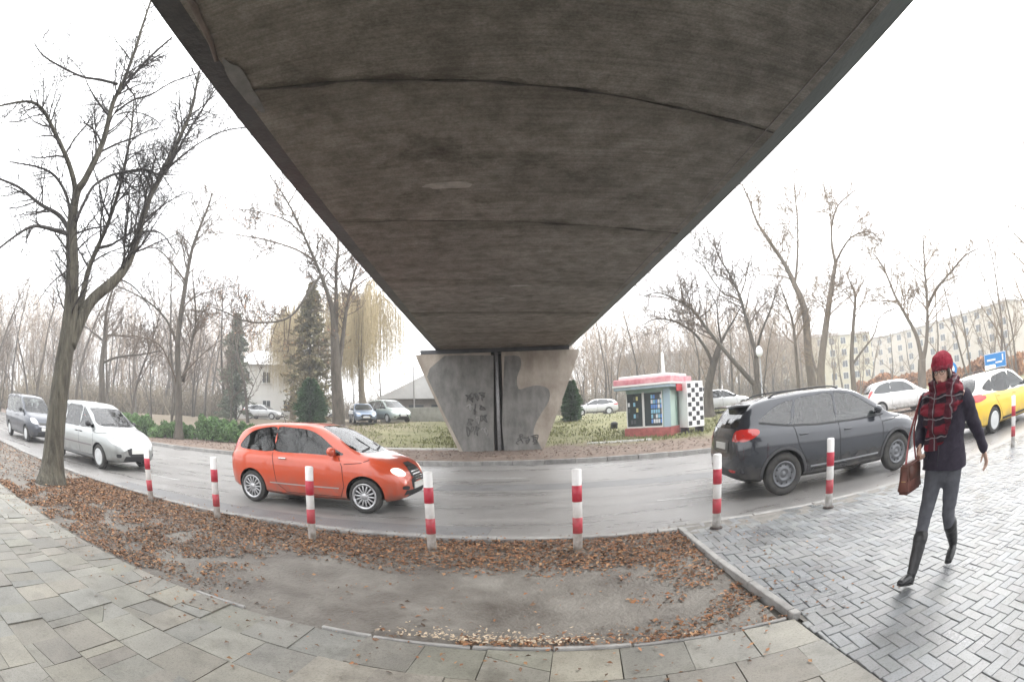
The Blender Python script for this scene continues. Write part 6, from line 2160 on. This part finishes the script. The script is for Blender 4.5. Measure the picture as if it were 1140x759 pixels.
def mixc(f, a, b_):
    q = t.nodes.new('ShaderNodeMix'); q.data_type = 'RGBA'
    if hasattr(f, 'links'): t.links.new(f, q.inputs[0])
    for i, x in ((6, a), (7, b_)):
        if hasattr(x, 'links'): t.links.new(x, q.inputs[i])
        else: q.inputs[i].default_value = lin(x)
    return q.outputs[2]
c1 = mixc(band('Z', 7, .52, .60), (.17, .009, .022), (.02, .010, .018))
c2 = mixc(band('X', 6, .50, .58, .2), c1, (.07, .008, .018))
c3 = mixc(band('Z', 7, .93, .955, .1), c2, (.20, .18, .19))
c4 = mixc(band('X', 6, .93, .955, .5), c3, (.18, .16, .17))
t.links.new(c4, b.inputs['Base Color'])
nb = t.nodes.new('ShaderNodeTexNoise'); nb.inputs['Scale'].default_value = 90; t.links.new(tc.outputs['Object'], nb.inputs['Vector'])
bb = t.nodes.new('ShaderNodeBump'); bb.inputs['Distance'].default_value = .006; t.links.new(nb.outputs['Fac'], bb.inputs['Height']); t.links.new(bb.outputs[0], b.inputs['Normal'])
m_scarf = ms

# body: head, neck, trunk, limbs and hands in one skin (clothes lie over it)
HC = Vector((0, .05, 1.545))                              # head centre
B_ = Blob()
B_.limb([(0, 0, .86), (0, .0, .98), (0, .01, 1.12), (0, .0, 1.28), (0, -.01, 1.37)], [(.155, .11), (.125, .09), (.13, .095), (.165, .10), (.11, .075)], 20)
B_.limb([(0, -.01, 1.36), (0, .01, 1.43), (0, .03, 1.49)], [.062, .052, .055], 14)
B_.ell(HC + Vector((0, -.012, .03)), (.076, .095, .095))
B_.limb([HC + Vector((0, .02, .02)), HC + Vector((0, .035, -.04)), HC + Vector((0, .055, -.095))], [(.066, .06), (.058, .052), (.026, .024)], 16)
B_.limb([HC + Vector((0, .075, .018)), HC + Vector((0, .098, -.018)), HC + Vector((0, .098, -.03))], [.010, .014, .013], 10, 3)
for sx in (-1, 1):
    B_.ell(HC + Vector((sx * .077, -.01, -.01)), (.012, .022, .032))
    B_.ell(HC + Vector((sx * .032, .062, -.02)), (.024, .02, .02))
B_.ell(HC + Vector((0, .088, -.056)), (.024, .012, .006)); B_.ell(HC + Vector((0, .086, -.067)), (.020, .012, .007))
# arms
RS, RE, RW = Vector((.185, -.01, 1.345)), Vector((.265, -.02, 1.12)), Vector((.20, .155, 1.05))
LS, LE, LW = Vector((-.185, -.01, 1.345)), Vector((-.275, -.11, 1.12)), Vector((-.36, -.17, .92))
for S_, E_, W_ in ((RS, RE, RW), (LS, LE, LW)):
    B_.limb([S_, S_.lerp(E_, .5), E_], [.05, .044, .038], 12)
    B_.limb([E_, E_.lerp(W_, .4), W_], [.038, .036, .024], 12)
def hand(B_, W_, d, palm_n, curl, side):
    """palm with four bent fingers and a thumb leaving its side"""
    d = d.normalized(); pn = (palm_n - d * palm_n.dot(d)).normalized(); w_ = d.cross(pn) * side
    B_.limb([W_, W_ + d * .035, W_ + d * .085], [(.024, .015), (.036, .016), (.036, .013)], 12, 3, ref=w_)
    for i, (off, L) in enumerate(((-.028, .072), (-.010, .080), (.009, .075), (.027, .058))):
        p = W_ + d * .085 + w_ * off
        q = [p]
        a = 0
        for k in range(3):
            a += curl
            q.append(q[-1] + (d * math.cos(a) + pn * math.sin(a)) * L / 3)
        B_.limb(q, [.0092, .0088, .0082, .007], 8, 2)
    p = W_ + d * .025 - w_ * .03
    q = [p, p - w_ * .022 + d * .022 + pn * .01, p - w_ * .026 + d * .052 + pn * .026 * (1 + curl)]
    B_.limb(q, [.013, .011, .0085], 8, 2)
hand(B_, RW, Vector((-.15, .55, -.75)), Vector((-.5, -.4, -.3)), .75, 1)
hand(B_, LW, (LW - LE) + Vector((0, .03, -.04)), Vector((.6, .5, 0)), .35, -1)
# legs
RH, RK, RA = Vector((.085, .01, .86)), Vector((.085, .19, .49)), Vector((.065, .345, .115))
LH, LK, LA = Vector((-.085, 0, .86)), Vector((-.085, -.01, .475)), Vector((-.10, -.275, .165))
for H_, K_, A_ in ((LH, LK, LA), (RH, RK, RA)):
    B_.limb([H_, H_.lerp(K_, .5), K_], [.082, .066, .05], 14)
    B_.limb([K_, K_.lerp(A_, .35), A_], [.05, .048, .032], 14)
B_.build('body', m_skin, woman, .0055, 2)
# face details
m_eye = M('eye_white', (.6, .58, .55), .3); m_iris = M('iris', (.05, .035, .025), .2); m_lip = M('lips', (.36, .11, .11), .5)
for sx in (-1, 1):
    bm = bmesh.new(); bmesh.ops.create_uvsphere(bm, u_segments=12, v_segments=8, radius=1, matrix=Matrix.Translation(HC + Vector((sx * .031, .079, .006))) @ Matrix.Diagonal((.0135, .007, .0065, 1)))
    e = obj('eye', bm, m_eye, woman, True)
    bm = bmesh.new(); bmesh.ops.create_uvsphere(bm, u_segments=10, v_segments=8, radius=1, matrix=Matrix.Translation(HC + Vector((sx * .031, .084, .005))) @ Matrix.Diagonal((.006, .004, .006, 1)))
    obj('iris', bm, m_iris, e, True)
    T = Tubes(); T.tube([HC + Vector((sx * .016, .090, .024)), HC + Vector((sx * .034, .088, .029)), HC + Vector((sx * .052, .074, .022))], [.003, .0035, .002], 6); T.build('eyebrow', m_hair, woman)
Blob().ell(HC + Vector((0, .094, -.057)), (.020, .008, .0045)).ell(HC + Vector((0, .092, -.065)), (.017, .008, .0055)).build('lips', m_lip, woman, .003, 1)
# dark-rimmed glasses
T = Tubes()
for sx in (-1, 1):
    c = HC + Vector((sx * .033, .101, .002))
    T.tube([c + Vector((.024 * math.cos(a), -.004 * abs(math.cos(a)), .017 * math.sin(a))) for a in [2 * PI * k / 16 for k in range(17)]], [.0022] * 17, 5)
    T.tube([c + Vector((sx * .024, -.004, .004)), HC + Vector((sx * .080, .05, .008)), HC + Vector((sx * .083, -.01, .004))], [.002] * 3, 5)
T.tube([HC + Vector((-.010, .103, .005)), HC + Vector((.010, .103, .005))], [.002, .002], 5)
T.build('glasses', M('glasses_frame', (.03, .02, .02), .3), woman)
# hair at the neck and temples
H2 = Blob()
H2.ell(HC + Vector((0, -.045, .01)), (.086, .075, .10)); H2.limb([HC + Vector((0, -.07, -.03)), HC + Vector((0, -.075, -.11))], [.06, .045], 12, 2)
for sx in (-1, 1): H2.limb([HC + Vector((sx * .072, .035, .04)), HC + Vector((sx * .080, .02, -.02)), HC + Vector((sx * .074, .0, -.09))], [(.012, .02), (.012, .024), (.012, .02)], 10, 3)
H2.build('hair', m_hair, woman, .006, 1)
# hat
K = Blob()
K.ell(HC + Vector((0, -.022, .062)), (.104, .120, .094)); K.ell(HC + Vector((.0, -.05, .085)), (.088, .092, .072))
K.build('knit_hat', m_hat, woman, .006, 2, disp=(.006, lambda c: noise.noise(Vector((c.x * 16, c.y * 16, c.z * 30))) + .4 * math.sin(math.atan2(c.y, c.x) * 30)))
K = Blob()
ring = [HC + Vector((.090 * math.cos(a), -.018 + .106 * math.sin(a), .046 - .012 * math.sin(a))) for a in [2 * PI * k / 24 for k in range(25)]]
K.limb(ring, [(.024, .010)] * 25, 10, 1, ref=(0, 0, 1)); K.build('hat_cuff', M('hat_cuff', (.17, .012, .03), .95, col2=(.32, .06, .085), vscale=45, bump=.008, bscale=80), woman, .005, 2, disp=(.004, wrinkle(40, 4)))

# coat: trunk, skirt and sleeves
C_ = Blob()
C_.limb([(0, .0, .80), (0, .0, .86), (0, .0, .92), (0, .0, .99), (0, .005, 1.09), (0, .0, 1.22), (0, -.01, 1.33), (0, -.01, 1.39)],
        [(.218, .165), (.217, .163), (.213, .160), (.200, .148), (.188, .138), (.200, .140), (.190, .12), (.10, .085)], 28)
for S_, E_, W_, f in ((RS, RE, RW, 1), (LS, LE, LW, 1)):
    C_.limb([S_ + Vector((-.02 if S_.x > 0 else .02, 0, .0)), S_, S_.lerp(E_, .5), E_], [.07, .076, .066, .058], 16)
    C_.limb([E_, E_.lerp(W_, .5), E_.lerp(W_, .93)], [.058, .052, .046], 16)
coat = C_.build('coat', m_coat, woman, .009, 3, disp=(.011, lambda c: noise.noise(Vector((c.x * 5, c.y * 5, c.z * 11))) + .5 * noise.noise(Vector((c.x * 16, c.y * 16, c.z * 20)))), hem=.845)
T = Tubes(); T.tube([Vector((.012, .166, .875)), Vector((.01, .155, .98)), Vector((.01, .148, 1.09)), Vector((.01, .150, 1.22)), Vector((.0, .125, 1.33))], [.0045] * 5, 6); T.build('zip', M('dark_zip', (.07, .07, .08), .4, metal=.6), coat)
for sx in (-1, 1):
    T = Tubes(); T.tube([Vector((sx * .10, .168, .93)), Vector((sx * .16, .130, 1.00))], [.005, .005], 6); T.build('pocket_welt', m_coat, coat)
K = Blob()
K.limb([(0, .0, 1.33), (0, -.005, 1.41)], [(.125, .10), (.098, .09)], 20, 2); K.build('collar', m_coat, coat, .008, 2)
# trousers
J = Blob()
J.limb([(0, 0, .80), (0, 0, .9)], [(.155, .115), (.15, .11)], 22, 2)
for H_, K_, A_ in ((LH, LK, LA), (RH, RK, RA)):
    J.limb([H_, H_.lerp(K_, .5), K_, K_.lerp(A_, .4), K_.lerp(A_, .8)], [.098, .080, .062, .058, .046], 16)
J.build('trousers', m_jean, woman, .0085, 2, disp=(.006, lambda c: noise.noise(Vector((c.x * 9, c.y * 9, c.z * 26)))))
# boots
def boot(K_, A_, heel, toe):
    Q = Blob()
    up = K_.lerp(A_, .36)
    Q.limb([up, K_.lerp(A_, .7), A_], [(.064, .066), (.056, .060), (.046, .052)], 18)
    d = (toe - heel).normalized()
    Q.limb([A_, heel + Vector((0, 0, .055)) + d * .03], [.046, .040], 14, 2)
    Q.limb([heel + Vector((0, 0, .035)) + d * .02, heel.lerp(toe, .5) + Vector((0, 0, .045)), toe + Vector((0, 0, .028)) - d * .03], [(.036, .034), (.044, .040), (.038, .024)], 16)
    bt = Q.build('boot', m_boot, woman, .007, 2, disp=(.0035, lambda c: noise.noise(Vector((c.x * 12, c.y * 12, c.z * 34)))))
    S2 = Blob()
    S2.limb([heel + d * .02 + Vector((0, 0, .006)), heel.lerp(toe, .5) + Vector((0, 0, .004)), toe - d * .03 + Vector((0, 0, .006))], [(.040, .011), (.046, .010), (.040, .010)], 16, 3)
    S2.build('sole', M('boot_sole', (.012, .012, .012), .7), bt, .005, 1)
    Q2 = Blob(); ax = (up - K_.lerp(A_, .7)).normalized()
    Q2.limb([up - ax * .012, up + ax * .018], [(.068, .070), (.068, .070)], 18, 0); Q2.build('boot_cuff', m_boot, bt, .007, 1)
boot(RK, RA, Vector((.065, .31, .012)), Vector((.085, .545, .085)))
boot(LK, LA, Vector((-.10, -.32, .105)), Vector((-.125, -.12, .008)))
# scarf: two loose coils, a knot and a hanging end
Sc = Blob()
def coil(z, rx, ry, tilt, n=24, ph=0, wob=.010):
    return [Vector((rx * math.cos(a), .02 + ry * math.sin(a), z + tilt * math.sin(a + ph) + wob * math.sin(3 * a + ph))) for a in [2 * PI * k / n for k in range(n + 1)]]
Sc.limb(coil(1.462, .104, .108, -.022), [(.042, .040)] * 25, 12, 1, ref=(0, 0, 1))
Sc.limb(coil(1.40, .138, .132, -.04, ph=.3), [(.046, .046)] * 25, 12, 1, ref=(0, 0, 1))
Sc.limb(coil(1.345, .155, .142, -.065, ph=-.2, wob=.018), [(.046, .045)] * 25, 12, 1, ref=(0, 0, 1))
Sc.limb([(.02, .12, 1.38), (.0, .175, 1.30), (-.01, .19, 1.22), (.01, .175, 1.13), (.02, .16, 1.06)], [(.10, .045), (.125, .045), (.12, .038), (.09, .03), (.05, .02)], 20, 4)
Sc.limb([(-.15, .06, 1.38), (-.10, .165, 1.30), (.02, .205, 1.23), (.12, .17, 1.21)], [(.05, .045), (.06, .045), (.06, .04), (.04, .03)], 14, 4)
Sc.limb([(.15, .05, 1.38), (.12, .16, 1.28), (.02, .21, 1.18), (-.08, .185, 1.13)], [(.05, .045), (.055, .04), (.05, .035), (.03, .025)], 14, 4)
scarf = Sc.build('scarf', m_scarf, woman, .008, 1, disp=(.028, lambda c: noise.noise(Vector((c.x * 9, c.y * 9, c.z * 24))) + .5 * noise.noise(Vector((c.x * 24, c.y * 24, c.z * 44)))))
Sc = Blob()
Sc.limb([(.05, .175, 1.14), (.075, .175, 1.06), (.08, .175, 1.00)], [(.065, .016), (.07, .014), (.068, .010)], 14, 4)
Sc.build('scarf_end', m_scarf, scarf, .007, 1, disp=(.008, wrinkle(14, 7)))

# handbag held in the right hand
HB = RW + Vector((-.01, .05, -.06))
bag = thing('handbag', "brown shoulder bag hanging from the walking woman's hand", 'bag', WP, math.radians(108))
mb_ = M('brown_leather', (.12, .04, .032), .5, col2=(.19, .075, .055), vscale=11, bump=.004, bscale=60)
bc = Vector((HB.x + .05, HB.y + .045, .835))
def bagshape(bm, w0, w1, d0, d1, z0, z1, bev):
    vs = [bm.verts.new(bc + Vector(q)) for q in ((-d0, -w0, z0), (d0, -w0, z0), (d0, w0, z0), (-d0, w0, z0), (-d1, -w1, z1), (d1, -w1, z1), (d1, w1, z1), (-d1, w1, z1))]
    fs = [bm.faces.new([vs[i] for i in q]) for q in ((3, 2, 1, 0), (4, 5, 6, 7), (0, 1, 5, 4), (1, 2, 6, 5), (2, 3, 7, 6), (3, 0, 4, 7))]
    bmesh.ops.bevel(bm, geom=bm.edges[:], offset=bev, segments=3, affect='EDGES')
    return bm
obj('pouch', bagshape(bmesh.new(), .155, .125, .06, .038, -.115, .09, .022), mb_, bag, True)
fl = obj('flap', bagshape(bmesh.new(), .128, .132, .052, .045, -.03, .10, .014), M('flap_leather', (.11, .045, .032), .5, var=.3, vscale=14), bag, True)
obj('clasp', B(bc + Vector((.0, .135, -.03)), (.05, .012, .035), bev=.004), M('brass', (.5, .36, .16), .3, metal=.9), fl)
for sx in (-1, 1):
    T = Tubes()
    T.tube(catmull([bc + Vector((sx * .03, .09, .09)), HB + Vector((sx * .012, .02, -.04)), HB + Vector((sx * .008, -.01, .035)), HB + Vector((sx * .012, -.05, -.04)), bc + Vector((sx * .03, -.09, .09))], 5), [.0065] * 21, 6)
    T.build('strap', mb_, bag)
T = Tubes(); T.tube(catmull([bc + Vector((0, -.11, .09)), RE + Vector((.06, .02, .02)), RS + Vector((.04, .055, .05)), RE + Vector((.07, .09, .0)), bc + Vector((0, .11, .09))], 6), [.009] * 25, 6)
T.build('shoulder_strap', M('red_brown_strap', (.26, .05, .05), .6), bag)

# the head is a touch larger than the clothes' pattern allows for, and she is tall
for o in (woman, bag): o.scale = (1.04, 1.04, 1.04)
